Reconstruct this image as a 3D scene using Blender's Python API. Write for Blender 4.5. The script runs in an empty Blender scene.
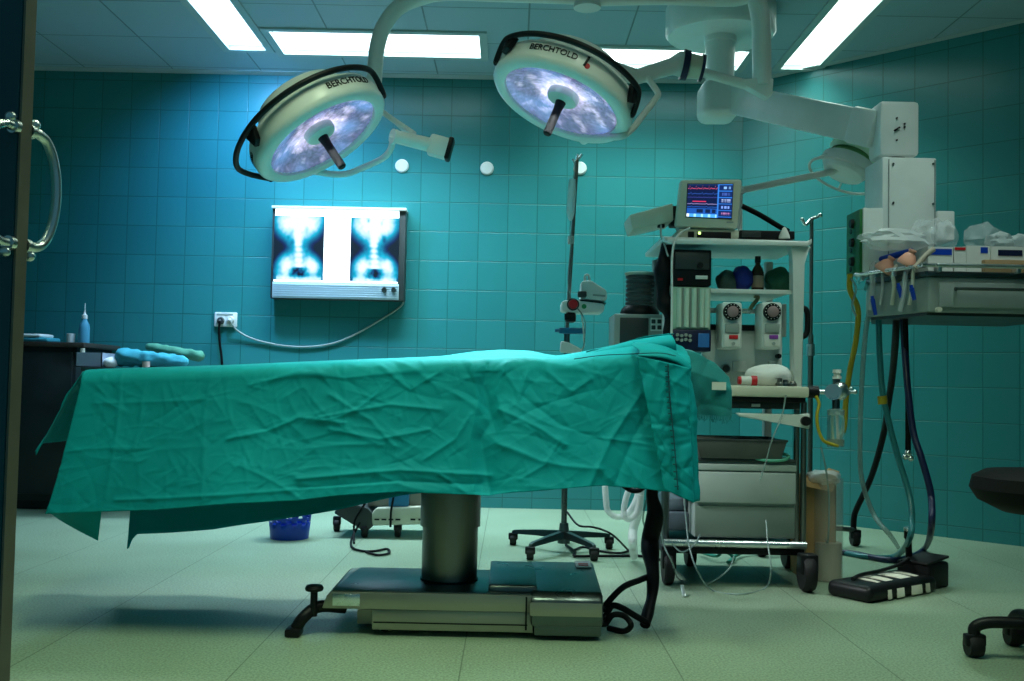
import bpy, bmesh, math, random
import numpy as np
from mathutils import Vector, Matrix, noise as mnoise
random.seed(7)
PI = math.pi
S = bpy.context.scene
C = S.collection
V = Vector
# ------------------------------------------------------------------ camera
F = 1030.0
CAMZ = 0.835
PITCH = math.radians(2.45)
ROLL = math.radians(1.15)
RM = Matrix.Rotation(PI/2 + PITCH, 3, 'X') @ Matrix.Rotation(ROLL, 3, 'Z')
cd = bpy.data.cameras.new('camera'); cam = bpy.data.objects.new('camera', cd); C.objects.link(cam)
cam.location = (0, 0, CAMZ); cam.rotation_euler = RM.to_euler()
cd.sensor_width = 36; cd.lens = 36*F/1024; cd.clip_start = 0.05; cd.clip_end = 60
S.camera = cam
def ray(px, py): return RM @ V(((px-512)/F, -(py-340.5)/F, -1.0))
def P(px, py, Y):                      # point of the photo at depth Y
    d = ray(px, py); t = Y/d.y; return V((d.x*t, Y, CAMZ+d.z*t))
def G(px, py, Z=0.0):                  # point of the photo on the height Z
    d = ray(px, py); t = (Z-CAMZ)/d.z; return V((d.x*t, d.y*t, Z))
# ------------------------------------------------------------------ materials
MATS = {}
def mat(name, col, rough=0.5, metal=0.0, bump=0.0, bscale=60.0, var=0.0, vscale=8.0, trans=0.0, alpha=1.0, ior=1.45, emit=0.0, ecol=None, sheen=0.0, spec=0.5):
    if name in MATS: return MATS[name]
    m = bpy.data.materials.new(name); m.use_nodes = True; nt = m.node_tree; n = nt.nodes; l = nt.links
    b = n['Principled BSDF']
    b.inputs['Base Color'].default_value = (*col, 1); b.inputs['Roughness'].default_value = rough
    b.inputs['Metallic'].default_value = metal; b.inputs['Transmission Weight'].default_value = trans
    b.inputs['Alpha'].default_value = alpha; b.inputs['IOR'].default_value = ior
    b.inputs['Specular IOR Level'].default_value = spec
    if sheen: b.inputs['Sheen Weight'].default_value = sheen
    if emit:
        b.inputs['Emission Color'].default_value = (*(ecol or col), 1); b.inputs['Emission Strength'].default_value = emit
    tc = n.new('ShaderNodeTexCoord')
    nz = n.new('ShaderNodeTexNoise'); nz.inputs['Scale'].default_value = vscale; nz.inputs['Detail'].default_value = 5
    l.new(tc.outputs['Object'], nz.inputs['Vector'])
    if var:
        cr = n.new('ShaderNodeValToRGB')
        cr.color_ramp.elements[0].position = .3; cr.color_ramp.elements[1].position = .7
        cr.color_ramp.elements[0].color = (*[c*(1-var) for c in col], 1); cr.color_ramp.elements[1].color = (*[min(1, c*(1+var)) for c in col], 1)
        l.new(nz.outputs['Fac'], cr.inputs['Fac']); l.new(cr.outputs['Color'], b.inputs['Base Color'])
    mr = n.new('ShaderNodeMapRange'); mr.inputs['To Min'].default_value = max(0, rough-.08); mr.inputs['To Max'].default_value = min(1, rough+.08)
    l.new(nz.outputs['Fac'], mr.inputs['Value']); l.new(mr.outputs['Result'], b.inputs['Roughness'])
    if bump:
        n2 = n.new('ShaderNodeTexNoise'); n2.inputs['Scale'].default_value = bscale; n2.inputs['Detail'].default_value = 4
        l.new(tc.outputs['Object'], n2.inputs['Vector'])
        bp = n.new('ShaderNodeBump'); bp.inputs['Strength'].default_value = bump; bp.inputs['Distance'].default_value = .005
        l.new(n2.outputs['Fac'], bp.inputs['Height']); l.new(bp.outputs['Normal'], b.inputs['Normal'])
    MATS[name] = m; return m
white = mat('white_enamel', (.72,.77,.74), .35, var=.05)
cream = mat('cream_plastic', (.62,.62,.50), .4, var=.05)
greyp = mat('grey_panel', (.30,.36,.34), .4, var=.06)
dgrey = mat('dark_grey_plastic', (.035,.045,.045), .45, var=.15)
black = mat('black_plastic', (.007,.008,.009), .45, var=.2, spec=.3)
rubber = mat('black_rubber', (.006,.006,.007), .65, var=.2)
chrome = mat('chrome', (.78,.81,.81), .28, 1.0)
steel = mat('brushed_steel', (.25,.25,.225), .36, 1.0, var=.12, vscale=3)
panelsteel = mat('satin_steel_panel', (.40,.385,.32), .42, .85, var=.08, vscale=3)
dsteel = mat('dark_steel', (.14,.17,.17), .3, 1.0, var=.1)
lampw = mat('lamp_enamel', (.78,.82,.79), .32, var=.03)
navy = mat('navy_rubber', (.006,.012,.05), .4, var=.2)
blackhose = mat('black_hose', (.004,.005,.006), .55, var=.2, spec=.2)
bluep = mat('blue_plastic', (.005,.05,.42), .4, var=.1)
cloth = mat('green_drape_cloth', (.0011,.30,.338), .7, bump=.12, bscale=420, var=.08, vscale=5, spec=.18)
clothd = mat('dark_green_cloth', (.003,.19,.20), .85, bump=.25, bscale=350, var=.12, sheen=.12)
clothe = mat('cloth_stitching', (.002,.09,.115), .85, var=.1)
clothh = mat('pale_cloth_tape', (.22,.50,.42), .8, var=.1)
bluecl = mat('blue_wrap_cloth', (.04,.33,.42), .85, bump=.3, bscale=120, var=.15)
whitecl = mat('white_cloth', (.86,.88,.86), .85, bump=.3, bscale=120, var=.06)
red = mat('red_plastic', (.55,.015,.02), .4, var=.1)
purple = mat('purple_label', (.25,.05,.35), .5, var=.1)
paper = mat('paper_label', (.70,.72,.68), .6, var=.05)
cboard = mat('cardboard', (.42,.25,.10), .8, var=.15, bump=.1)
yellow = mat('yellow_tube', (.42,.33,.02), .4, var=.1)
clear = mat('clear_tube', (.30,.42,.40), .25, alpha=.55, var=.1)
tealtube = mat('teal_tube', (.03,.20,.22), .3, alpha=.85, var=.1)
glass = mat('clear_glass', (.85,.95,.93), .08, trans=.9, alpha=.5, var=.02)
film = mat('clear_wrapping', (.82,.88,.90), .18, alpha=.24, bump=.6, bscale=45, var=.05)
filmw = mat('frosted_wrapping', (.72,.78,.78), .35, alpha=.5, bump=.5, bscale=60, var=.08)
pink = mat('pink_rubber', (.72,.34,.24), .5, var=.12)
green = mat('green_plastic', (.004,.13,.022), .45, var=.1)
led_g = mat('green_led', (.5,1,.2), .4, emit=4, ecol=(.6,1,.2))
led_r = mat('red_led', (1,.05,.1), .4, emit=.5, ecol=(1,.05,.1))
led_a = mat('amber_display', (1,.5,.05), .4, emit=1.0, ecol=(1,.45,.05))
# ------------------------------------------------------------------ mesh builder
ORG = {}
def cr(pts, n=8, closed=False):
    pts = [V(p) for p in pts]; out = []; N = len(pts)
    if N < 3: return pts
    rng = range(N) if closed else range(N-1)
    for i in rng:
        if closed: p0, p1, p2, p3 = pts[(i-1) % N], pts[i], pts[(i+1) % N], pts[(i+2) % N]
        else:
            p1, p2 = pts[i], pts[i+1]
            p0 = pts[i-1] if i > 0 else p1*2-p2
            p3 = pts[i+2] if i+2 < N else p2*2-p1
        for k in range(n):
            t = k/n
            out.append(.5*((2*p1)+(p2-p0)*t+(2*p0-5*p1+4*p2-p3)*t*t+(3*p1-p0-3*p2+p3)*t**3))
    if not closed: out.append(pts[-1])
    return out
def frame(d):
    d = V(d).normalized(); a = V((0,0,1)) if abs(d.z) < .9 else V((1,0,0))
    u = d.cross(a).normalized(); return u, d.cross(u).normalized()
def axes(o, x, y, z):
    return Matrix(((x[0],y[0],z[0],o[0]),(x[1],y[1],z[1],o[1]),(x[2],y[2],z[2],o[2]),(0,0,0,1)))
def along(p, d):
    u, w = frame(d); return axes(p, u, V(d).normalized().cross(u), V(d).normalized())
class MB:
    def __init__(s): s.bm = bmesh.new()
    def box(s, c, size, rot=None, bev=0.0, seg=2):
        r = bmesh.ops.create_cube(s.bm, size=1); vs = r['verts']; R = rot or Matrix.Identity(3)
        for v in vs: v.co = V(c) + R @ V((v.co.x*size[0], v.co.y*size[1], v.co.z*size[2]))
        if bev:
            es = list({e for v in vs for e in v.link_edges})
            bmesh.ops.bevel(s.bm, geom=es, offset=min(bev, .45*min(size)), segments=seg, profile=.5, affect='EDGES')
        return s
    def span(s, a, b, bev=0.0):          # box between two corners
        a, b = V(a), V(b); return s.box((a+b)/2, [max(1e-4, abs(b[i]-a[i])) for i in range(3)], bev=bev)
    def ring(s, pts):
        return [s.bm.verts.new(p) for p in pts]
    def skin(s, rings, closed=True, caps=True, loop=False):
        n = len(rings[0]); m = len(rings)
        for i in range(m if loop else m-1):
            a, b = rings[i], rings[(i+1) % m]
            for j in range(n if closed else n-1):
                k = (j+1) % n
                try: s.bm.faces.new((a[j], a[k], b[k], b[j]))
                except ValueError: pass
        if caps and closed and not loop:
            for r in (rings[0][::-1], rings[-1]):
                try: s.bm.faces.new(r)
                except ValueError: pass
    def cyl(s, p0, p1, r0, r1=None, seg=20):
        p0, p1 = V(p0), V(p1); r1 = r0 if r1 is None else r1; u, w = frame(p1-p0); rs = []
        for p, r in ((p0, r0), (p1, r1)):
            rs.append(s.ring([p+u*(r*math.cos(2*PI*k/seg))+w*(r*math.sin(2*PI*k/seg)) for k in range(seg)]))
        s.skin(rs); return s
    def tube(s, pts, r, seg=10, sm=8, closed=False, rz=None):
        pts = cr(pts, sm, closed) if sm else [V(p) for p in pts]; N = len(pts); rs = []; u = None
        for i, p in enumerate(pts):
            if closed: d = pts[(i+1) % N]-pts[i-1]
            else: d = pts[min(i+1, N-1)]-pts[max(i-1, 0)]
            if d.length < 1e-9: d = V((0,0,1))
            d.normalize()
            if u is None: u, _ = frame(d)
            else:
                u = u-d*u.dot(d)
                if u.length < 1e-6: u, _ = frame(d)
                u.normalize()
            w = d.cross(u); rr = r(i/(N-1)) if callable(r) else r
            rs.append(s.ring([p+u*(rr*math.cos(2*PI*k/seg))+w*(rr*math.sin(2*PI*k/seg)) for k in range(seg)]))
        s.skin(rs, loop=closed); return s
    def lathe(s, prof, M=None, seg=32, caps=True):
        M = M or Matrix.Identity(4); rs = []
        for r, z in prof:
            r = max(r, 1e-4)
            rs.append(s.ring([M @ V((r*math.cos(2*PI*k/seg), r*math.sin(2*PI*k/seg), z)) for k in range(seg)]))
        s.skin(rs, caps=caps); return s
    def prism(s, pts, d, bev=0.0):
        pts = [V(p) for p in pts]; d = V(d)
        a = s.ring(pts); b = s.ring([p+d for p in pts]); n = len(pts); fs = []
        fs.append(s.bm.faces.new(a[::-1])); fs.append(s.bm.faces.new(b))
        for j in range(n): fs.append(s.bm.faces.new((a[j], a[(j+1) % n], b[(j+1) % n], b[j])))
        if bev:
            es = list({e for f in fs for e in f.edges})
            bmesh.ops.bevel(s.bm, geom=es, offset=bev, segments=2, profile=.5, affect='EDGES')
        return s
    def ball(s, c, r, sc=(1,1,1), R=None, seg=18, lump=0.0, lf=6.0):
        q = bmesh.ops.create_uvsphere(s.bm, u_segments=seg, v_segments=seg//2+2, radius=1)
        R = R or Matrix.Identity(3)
        for v in q['verts']:
            p = V((v.co.x*sc[0]*r, v.co.y*sc[1]*r, v.co.z*sc[2]*r))
            if lump: p = p*(1+lump*mnoise.noise(p*lf/r*.3+V(c)*3))
            v.co = V(c)+R @ p
        return s
    def grid(s, A):                      # A: nu x nv x 3 array
        nu, nv = A.shape[:2]
        vs = [[s.bm.verts.new(A[i, j]) for j in range(nv)] for i in range(nu)]
        for i in range(nu-1):
            for j in range(nv-1): s.bm.faces.new((vs[i][j], vs[i+1][j], vs[i+1][j+1], vs[i][j+1]))
        return s
    def build(s, name, m, parent=None, sharp=38, label=None, recalc=True):
        bm = s.bm
        if recalc: bmesh.ops.recalc_face_normals(bm, faces=bm.faces)
        for f in bm.faces: f.smooth = True
        for e in bm.edges:
            if len(e.link_faces) == 2 and e.calc_face_angle(0) > math.radians(sharp): e.smooth = False
        me = bpy.data.meshes.new(name)
        if parent is not None: off = ORG[parent.name]
        else:
            xs = [v.co for v in bm.verts]
            off = V(((min(p.x for p in xs)+max(p.x for p in xs))/2, (min(p.y for p in xs)+max(p.y for p in xs))/2, min(p.z for p in xs)))
        for v in bm.verts: v.co -= off
        bm.to_mesh(me); bm.free(); me.materials.append(m)
        o = bpy.data.objects.new(name, me); C.objects.link(o)
        if parent is not None: o.parent = parent
        else: o.location = off
        ORG[o.name] = off
        if label: o['label'] = label
        return o
def thing(name, label, cat, loc, group=None):
    o = bpy.data.objects.new(name, None); C.objects.link(o); o.location = loc; o.empty_display_size = .1
    ORG[o.name] = V(loc); o['label'] = label; o['category'] = cat
    if group: o['group'] = group
    return o
def tag(o, label, cat, group=None, kind=None):
    o['label'] = label; o['category'] = cat
    if group: o['group'] = group
    if kind: o['kind'] = kind
    return o
def struct(o): o['kind'] = 'structure'; return o
def text_mesh(txt, size, depth=.001, bold=0.0):
    cu = bpy.data.curves.new('lettering_curve', 'FONT'); cu.body = txt; cu.size = size; cu.extrude = depth; cu.offset = bold
    cu.align_x = 'CENTER'; cu.align_y = 'CENTER'; cu.resolution_u = 3
    t = bpy.data.objects.new('lettering_curve', cu); C.objects.link(t)
    dg = bpy.context.evaluated_depsgraph_get(); me = bpy.data.meshes.new_from_object(t.evaluated_get(dg))
    bpy.data.objects.remove(t); bpy.data.curves.remove(cu); return me
def lettering(name, txt, size, M, m, parent, bold=0.0, fn=None):
    me = text_mesh(txt, size, bold=bold); b = MB(); b.bm.from_mesh(me); bpy.data.meshes.remove(me)
    for v in b.bm.verts: v.co = fn(v.co) if fn else M @ v.co
    return b.build(name, m, parent)
# ------------------------------------------------------------------ the setting
YB = 7.0; H = P(560, 80.5, YB).z
CX = P(741, 300, YB).x
XL, XR = -3.9, CX+2.4
YD = YB-2.4
YF = 1.56
def tile_mat(name, ox, oz, c1=(.024,.207,.216), c2=(.028,.228,.236), rough=.3):
    m = bpy.data.materials.new(name); m.use_nodes = True; n = m.node_tree.nodes; l = m.node_tree.links; b = n['Principled BSDF']
    tc = n.new('ShaderNodeTexCoord'); sp = n.new('ShaderNodeSeparateXYZ'); cb = n.new('ShaderNodeCombineXYZ')
    l.new(tc.outputs['Object'], sp.inputs[0]); l.new(sp.outputs['X'], cb.inputs['X']); l.new(sp.outputs['Z'], cb.inputs['Y'])
    mp = n.new('ShaderNodeMapping'); mp.inputs['Location'].default_value = (ox, oz, 0); l.new(cb.outputs[0], mp.inputs['Vector'])
    bk = n.new('ShaderNodeTexBrick'); bk.offset = 0; bk.squash = 1
    for k, v in (('Scale', 1), ('Mortar Size', .0036), ('Mortar Smooth', .4), ('Bias', 0), ('Brick Width', .2), ('Row Height', .2)): bk.inputs[k].default_value = v
    bk.inputs['Color1'].default_value = (*c1, 1); bk.inputs['Color2'].default_value = (*c2, 1); bk.inputs['Mortar'].default_value = (.014,.145,.140, 1)
    l.new(mp.outputs[0], bk.inputs['Vector']); l.new(bk.outputs['Color'], b.inputs['Base Color'])
    nz = n.new('ShaderNodeTexNoise'); nz.inputs['Scale'].default_value = 6; nz.inputs['Detail'].default_value = 3; l.new(tc.outputs['Object'], nz.inputs['Vector'])
    ad = n.new('ShaderNodeMath'); ad.operation = 'MULTIPLY_ADD'; ad.inputs[1].default_value = -1.0
    l.new(bk.outputs['Fac'], ad.inputs[0])
    sc = n.new('ShaderNodeMath'); sc.operation = 'MULTIPLY'; sc.inputs[1].default_value = .6; l.new(nz.outputs['Fac'], sc.inputs[0]); l.new(sc.outputs[0], ad.inputs[2])
    bp = n.new('ShaderNodeBump'); bp.inputs['Strength'].default_value = .5; bp.inputs['Distance'].default_value = .002
    l.new(ad.outputs[0], bp.inputs['Height']); l.new(bp.outputs['Normal'], b.inputs['Normal'])
    b.inputs['Roughness'].default_value = rough
    return m
def wall(name, p0, p1, m, z0=0, z1=H, t=.12):
    p0, p1 = V((*p0, 0)), V((*p1, 0)); L = (p1-p0).length; a = math.atan2(p1.y-p0.y, p1.x-p0.x)
    b = MB(); b.box((L/2, t/2, (z0+z1)/2), (L, t, z1-z0))
    me = bpy.data.meshes.new(name); b.bm.to_mesh(me); b.bm.free(); me.materials.append(m)
    o = bpy.data.objects.new(name, me); C.objects.link(o); o.location = p0; o.rotation_euler.z = a
    ORG[o.name] = p0; return struct(o)
# local x runs along the wall, the room is on its -y side
wall('wall_back', (XL, YB), (CX, YB), tile_mat('teal_wall_tiles', .2-((CX-XL) % .2), .13))
wall('wall_corner', (CX, YB), (XR, YD), tile_mat('teal_wall_tiles_angled', 0, .13))
wall('wall_right', (XR, YD), (XR, YF), tile_mat('teal_wall_tiles_right', 0, .13))
wall('wall_left', (XL, YF), (XL, YB), tile_mat('teal_wall_tiles_left', 0, .13))
OX0, OX1, OZ = -1.66, 2.0, 2.2
ft = tile_mat('teal_wall_tiles_front', 0, .13)
wf = wall('wall_front', (XR, YF), (OX1, YF), ft)
for nm, a, b_, z0 in (('wall_front', OX0, XL, 0), ('wall_front', OX1, OX0, OZ)):
    wall(nm, (a, YF), (b_, YF), ft, z0=z0)
b = MB(); fr = .05
b.span((OX0, YF-.14, 0), (OX0+fr, YF+.02, OZ)); b.span((OX1-fr, YF-.14, 0), (OX1, YF+.02, OZ)); b.span((OX0, YF-.14, OZ-fr), (OX1, YF+.02, OZ))
struct(b.build('trim_1', steel))
# floor: speckled vinyl with welded seams
FX = G(463, 655).x; FW = (G(862, 650).x-FX)/2
def floor_mat():
    m = bpy.data.materials.new('speckled_vinyl_floor'); m.use_nodes = True; n = m.node_tree.nodes; l = m.node_tree.links; b = n['Principled BSDF']
    g = n.new('ShaderNodeNewGeometry')
    mp = n.new('ShaderNodeMapping'); mp.inputs['Rotation'].default_value = (0, 0, math.radians(0)); l.new(g.outputs['Position'], mp.inputs[0])
    bk = n.new('ShaderNodeTexBrick'); bk.offset = 0
    for k, v in (('Scale', 1), ('Mortar Size', .0022), ('Mortar Smooth', .2), ('Brick Width', FW), ('Row Height', 50.0)): bk.inputs[k].default_value = v
    bk.inputs['Color1'].default_value = (1,1,1,1); bk.inputs['Color2'].default_value = (.97,.97,.97,1); bk.inputs['Mortar'].default_value = (.42,.45,.42,1)
    mp.inputs['Location'].default_value = (-FX, 10, 0); l.new(mp.outputs[0], bk.inputs['Vector'])
    nz = n.new('ShaderNodeTexNoise'); nz.inputs['Scale'].default_value = 130; nz.inputs['Detail'].default_value = 3; l.new(g.outputs['Position'], nz.inputs['Vector'])
    r = n.new('ShaderNodeValToRGB'); r.color_ramp.elements[0].position = .36; r.color_ramp.elements[1].position = .64
    r.color_ramp.elements[0].color = (.195,.262,.185,1); r.color_ramp.elements[1].color = (.355,.475,.335,1); l.new(nz.outputs['Fac'], r.inputs['Fac'])
    n3 = n.new('ShaderNodeTexNoise'); n3.inputs['Scale'].default_value = 1.6; n3.inputs['Detail'].default_value = 6; l.new(g.outputs['Position'], n3.inputs['Vector'])
    r3 = n.new('ShaderNodeValToRGB'); r3.color_ramp.elements[0].position = .3; r3.color_ramp.elements[1].position = .6
    r3.color_ramp.elements[0].color = (.84,.85,.82,1); r3.color_ramp.elements[1].color = (1,1,1,1); l.new(n3.outputs['Fac'], r3.inputs['Fac'])
    x = n.new('ShaderNodeMix'); x.data_type = 'RGBA'; x.blend_type = 'MULTIPLY'; x.inputs[0].default_value = 1
    l.new(r.outputs['Color'], x.inputs[6]); l.new(bk.outputs['Color'], x.inputs[7])
    y = n.new('ShaderNodeMix'); y.data_type = 'RGBA'; y.blend_type = 'MULTIPLY'; y.inputs[0].default_value = 1
    l.new(x.outputs[2], y.inputs[6]); l.new(r3.outputs['Color'], y.inputs[7]); l.new(y.outputs[2], b.inputs['Base Color'])
    b.inputs['Roughness'].default_value = .42; b.inputs['Specular IOR Level'].default_value = .35
    bp = n.new('ShaderNodeBump'); bp.inputs['Strength'].default_value = .15; bp.inputs['Distance'].default_value = .002
    l.new(nz.outputs['Fac'], bp.inputs['Height']); l.new(bp.outputs['Normal'], b.inputs['Normal'])
    return m
b = MB(); b.prism([(XL-.12,-1.4,-.05), (XR+.12,-1.4,-.05), (XR+.12,YB+.12,-.05), (XL-.12,YB+.12,-.05)], (0,0,.05))
o = struct(b.build('floor', floor_mat()))
# ceiling: 0.6 m lay-in tiles, holes left for the sunk lights
def ceil_mat():
    m = bpy.data.materials.new('ceiling_tile'); m.use_nodes = True; n = m.node_tree.nodes; l = m.node_tree.links; b = n['Principled BSDF']
    g = n.new('ShaderNodeNewGeometry'); mp = n.new('ShaderNodeMapping'); l.new(g.outputs['Position'], mp.inputs[0])
    bk = n.new('ShaderNodeTexBrick'); bk.offset = 0
    for k, v in (('Scale', 1), ('Mortar Size', .006), ('Mortar Smooth', .3), ('Brick Width', .6), ('Row Height', .6)): bk.inputs[k].default_value = v
    bk.inputs['Color1'].default_value = (.36,.48,.53,1); bk.inputs['Color2'].default_value = (.33,.45,.50,1); bk.inputs['Mortar'].default_value = (.17,.24,.25,1)
    mp.inputs['Location'].default_value = (-.06, -.86+1.8-.6, 0); l.new(mp.outputs[0], bk.inputs['Vector']); l.new(bk.outputs['Color'], b.inputs['Base Color'])
    bp = n.new('ShaderNodeBump'); bp.invert = True; bp.inputs['Strength'].default_value = .6; bp.inputs['Distance'].default_value = .004
    l.new(bk.outputs['Fac'], bp.inputs['Height']); l.new(bp.outputs['Normal'], b.inputs['Normal'])
    b.inputs['Roughness'].default_value = .55
    return m
def at_z(px, py): return G(px, py, H)
lights = []
a = at_z(228, 48.5); c = at_z(269, 50); lights.append((a.x, c.x, a.y-1.3, a.y, 'bluish ceiling light panel, long side towards camera, at the far left', (.45,.72,1.0), .75))
a = at_z(283, 53); c = at_z(481, 34.5); lights.append((a.x, c.x, c.y-.02, a.y, 'ceiling light panel parallel to the back wall, crossed by the curved lamp arm', (.66,.90,1.0), 1.75))
a = at_z(604, 66.5); c = at_z(750, 52); lights.append((c.x-1.24, c.x, c.y-.05, a.y, 'ceiling light panel parallel to the back wall, partly hidden by the boom column', (.72,1.0,.96), .85))
a = at_z(778, 68); c = at_z(816, 69.3); lights.append((a.x, c.x, a.y-1.3, a.y, 'white ceiling light panel, long side towards camera, above the boom arm at right', (.70,1.0,.88), .27))
FILL_PANELS = [(-1.95,-1.65,2.0,3.3,(.4,.95,.95),.06), (-.75,-.45,1.9,3.1,(.78,1.0,.64),.8), (.55,.85,1.9,3.1,(.80,1.0,.74),.52), (1.6,1.9,3.25,4.1,(.80,1.0,.92),.27)]  # added fill panels out of view, brightening floor, drape front and boom
for h in FILL_PANELS: lights.append((h[0], h[1], h[2], h[3], None, h[4], h[5]))
xs = sorted({XL, XR}|{q for L_ in lights for q in L_[:2]}); ys = sorted({YF-.12, YB}|{q for L_ in lights for q in L_[2:4]})
b = MB()
for i in range(len(xs)-1):
    for j in range(len(ys)-1):
        mx, my = (xs[i]+xs[i+1])/2, (ys[j]+ys[j+1])/2
        if any(L_[0] < mx < L_[1] and L_[2] < my < L_[3] for L_ in lights): continue
        z = H
        q = [b.bm.verts.new(p) for p in ((xs[i],ys[j],z),(xs[i+1],ys[j],z),(xs[i+1],ys[j+1],z),(xs[i],ys[j+1],z))]; b.bm.faces.new(q)
bmesh.ops.remove_doubles(b.bm, verts=b.bm.verts, dist=1e-5)
r = bmesh.ops.extrude_face_region(b.bm, geom=list(b.bm.faces))
for v in r['geom']:
    if isinstance(v, bmesh.types.BMVert): v.co.z += .16
struct(b.build('ceiling', ceil_mat()))
b = MB(); b.span((XL, YB-.09, H-.004), (CX+.01, YB, H)); struct(b.build('trim_2', mat('ceiling_edge_strip', (.42,.50,.50), .5)))
b = MB()
dv = (V((XR,YD,0))-V((CX,YB,0))).normalized(); nv = V((-dv.y, dv.x, 0))*-1
b.box(V(((CX+XR)/2, (YB+YD)/2, H-.002))+nv*.03, ((V((XR,YD,0))-V((CX,YB,0))).length, .06, .004), Matrix.Rotation(math.atan2(dv.y, dv.x), 3, 'Z'))
struct(b.build('trim_3', MATS['ceiling_edge_strip']))
frm = mat('light_frame', (.42,.50,.49), .4)
LP = 1.0
for k, (x0, x1, y0, y1, lab, col, w) in enumerate(lights):
    lab = lab or 'added fill light panel over the near part of the room, outside the picture'
    t = thing('ceiling_light', lab, 'ceiling light', ((x0+x1)/2, (y0+y1)/2, H-.01), 'ceiling light panels' if k < 4 else 'added fill light panels over the near part of the room')
    b = MB(); f = .035
    for (a0, a1, c0, c1) in ((x0-f, x0+.012, y0-f, y1+f), (x1-.012, x1+f, y0-f, y1+f), (x0+.012, x1-.012, y0-f, y0+.012), (x0+.012, x1-.012, y1-.012, y1+f)):
        b.span((a0, c0, H-.012), (a1, c1, H+.07))
    b.build('frame', frm, t)
    b = MB(); b.span((x0+.004, y0+.004, H+.02), (x1-.004, y1-.004, H+.035))
    b.build('diffuser', mat('diffuser_%d' % k, (.8,.85,.85), .5, emit=3.2 if k < 4 else 3.0*w, ecol=tuple(.4+.6*c for c in col)), t)
    ld = bpy.data.lights.new('tube_light', 'AREA'); ld.shape = 'RECTANGLE'; ld.size = x1-x0-.03; ld.size_y = y1-y0-.03
    ld.energy = 26*w*LP; ld.color = col; ld.spread = math.radians((104, 106, 106, 104)[k] if k < 4 else (98 if k == 7 else 117))
    lo = bpy.data.objects.new('tube_light', ld); C.objects.link(lo); lo.parent = t; lo.location = (0, 0, .026); ORG[lo.name] = V((0,0,0))
# added spot just under the left fixture, puts a cold wash on the tiles
sd_ = bpy.data.lights.new('wall_wash_spot', 'SPOT'); sd_.energy = 125; sd_.color = (.20, .50, 1.0); sd_.spot_size = math.radians(128); sd_.spot_blend = 1.0; sd_.shadow_soft_size = .04
so_ = bpy.data.objects.new('wall_wash_spot', sd_); C.objects.link(so_); tl = bpy.data.objects['ceiling_light']; so_.parent = tl
so_.location = (0, .42, -.03); so_.rotation_euler = V((-.05, -.62, .72)).to_track_quat('Z', 'Y').to_euler()
# door leaf at the left edge
e0 = P(17.5, 340, 1.5); ed = V((-.965, .262, 0)).normalized(); en = V((.262, .965, 0)).normalized()
Lw = .95; th = .026
dR = Matrix((( -ed.x, en.x, 0), (-ed.y, en.y, 0), (0, 0, 1)))
d0 = V((e0.x, e0.y, 0))
door = struct(thing('door_1', 'dark teal door leaf standing at the left edge', 'door', d0))
b = MB(); b.box(d0+ed*(Lw/2+.004)+V((0,0,1.05)), (Lw, th, 2.08), dR, .002); b.build('leaf', mat('door_paint', (.012,.085,.105), .16, var=.1), door)
b = MB(); b.box(d0+ed*.001+V((0,0,1.05)), (.004, th-.004, 2.08), dR); b.build('edge_strip', mat('door_edge', (.20,.17,.12), .5, var=.2), door)
zt, zb = P(24, 132, 1.52).z, P(16, 246, 1.52).z
for s in (1, -1):
    m0 = d0+ed*.006+en*(s*th/2)
    b = MB(); pts = [m0+V((0,0,zt)), m0+en*s*.02+V((0,0,zt))]
    zc = (zt+zb)/2; hh = (zt-zb)/2
    for k in range(9):
        a = PI/2-PI*k/8
        pts.append(m0+en*s*(.020+.044*math.cos(a))+V((0,0,zc+hh*math.sin(a))))
    pts += [m0+V((0,0,zb))]
    b.tube(pts, .0075, 12)
    for z in (zt, zb): b.cyl(m0+V((0,0,z))-en*s*.001, m0+en*s*.008+V((0,0,z)), .0105)
    b.build('handle', chrome, door)
    b = MB()
    for z in (zt+.012, zb-.014): b.ball(m0+en*s*.012+V((0,0,z)), .008)
    b.build('handle_bolt', chrome, door)
for o_ in list(door.children): o_['kind'] = 'structure'
# world: even teal ambient, added to light the door leaf and drape front
w = bpy.data.worlds.new('teal_ambient'); S.world = w; w.use_nodes = True
w.node_tree.nodes['Background'].inputs['Color'].default_value = (.05,.16,.20,1); w.node_tree.nodes['Background'].inputs['Strength'].default_value = .6
S.view_settings.view_transform = 'Standard'; S.view_settings.look = 'None'; S.view_settings.gamma = 1; S.view_settings.use_curve_mapping = False
S.view_settings.exposure = 0.0
# ------------------------------------------------------------------ operating table
tb = thing('operating_table', 'steel operating table with a round column on a low wheeled base, under the green drape', 'operating table', G(450, 615))
yf, yk = 3.42, 3.86
xl, xm, xr = P(322, 600, yf).x, P(531, 600, yf).x, P(603, 600, yf).x
zt = P(400, 593, yf).z
b = MB()      # base: upper skirt with slanted left end, lower skirt set back
b.prism([(xl, yf, zt-.055), (xl+.015, yf, zt-.012), (xl+.03, yf, zt), (xm+.02, yf, zt), (xm+.02, yf, zt-.055)], (0, yk-yf, 0), .004)
b.span((xl+.165, yf+.006, .02), (xm+.01, yk-.01, zt-.055), .004)
b.span((xl+.10, yf+.12, .012), (xr-.03, yk-.05, .06))
b.build('base', panelsteel, tb)
b = MB(); b.prism([(xl+.032, yf+.004, zt), (xm, yf+.004, zt), (xm, yk-.004, zt), (xl+.06, yk-.004, zt)], (0,0,.004), .001)
b.build('base_cover', dsteel, tb)
b = MB()      # motor housing with a sloped hood
zh = P(530, 559, yk).z
pr = [(xm-.0, yf-.02, .045), (xm-.0, yf-.02, zt-.012), (xm-.0, yf+.01, zt+.012), (xm-.0, yk-.04, zh), (xm-.0, yk, zh-.02), (xm-.0, yk, .045)]
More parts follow.
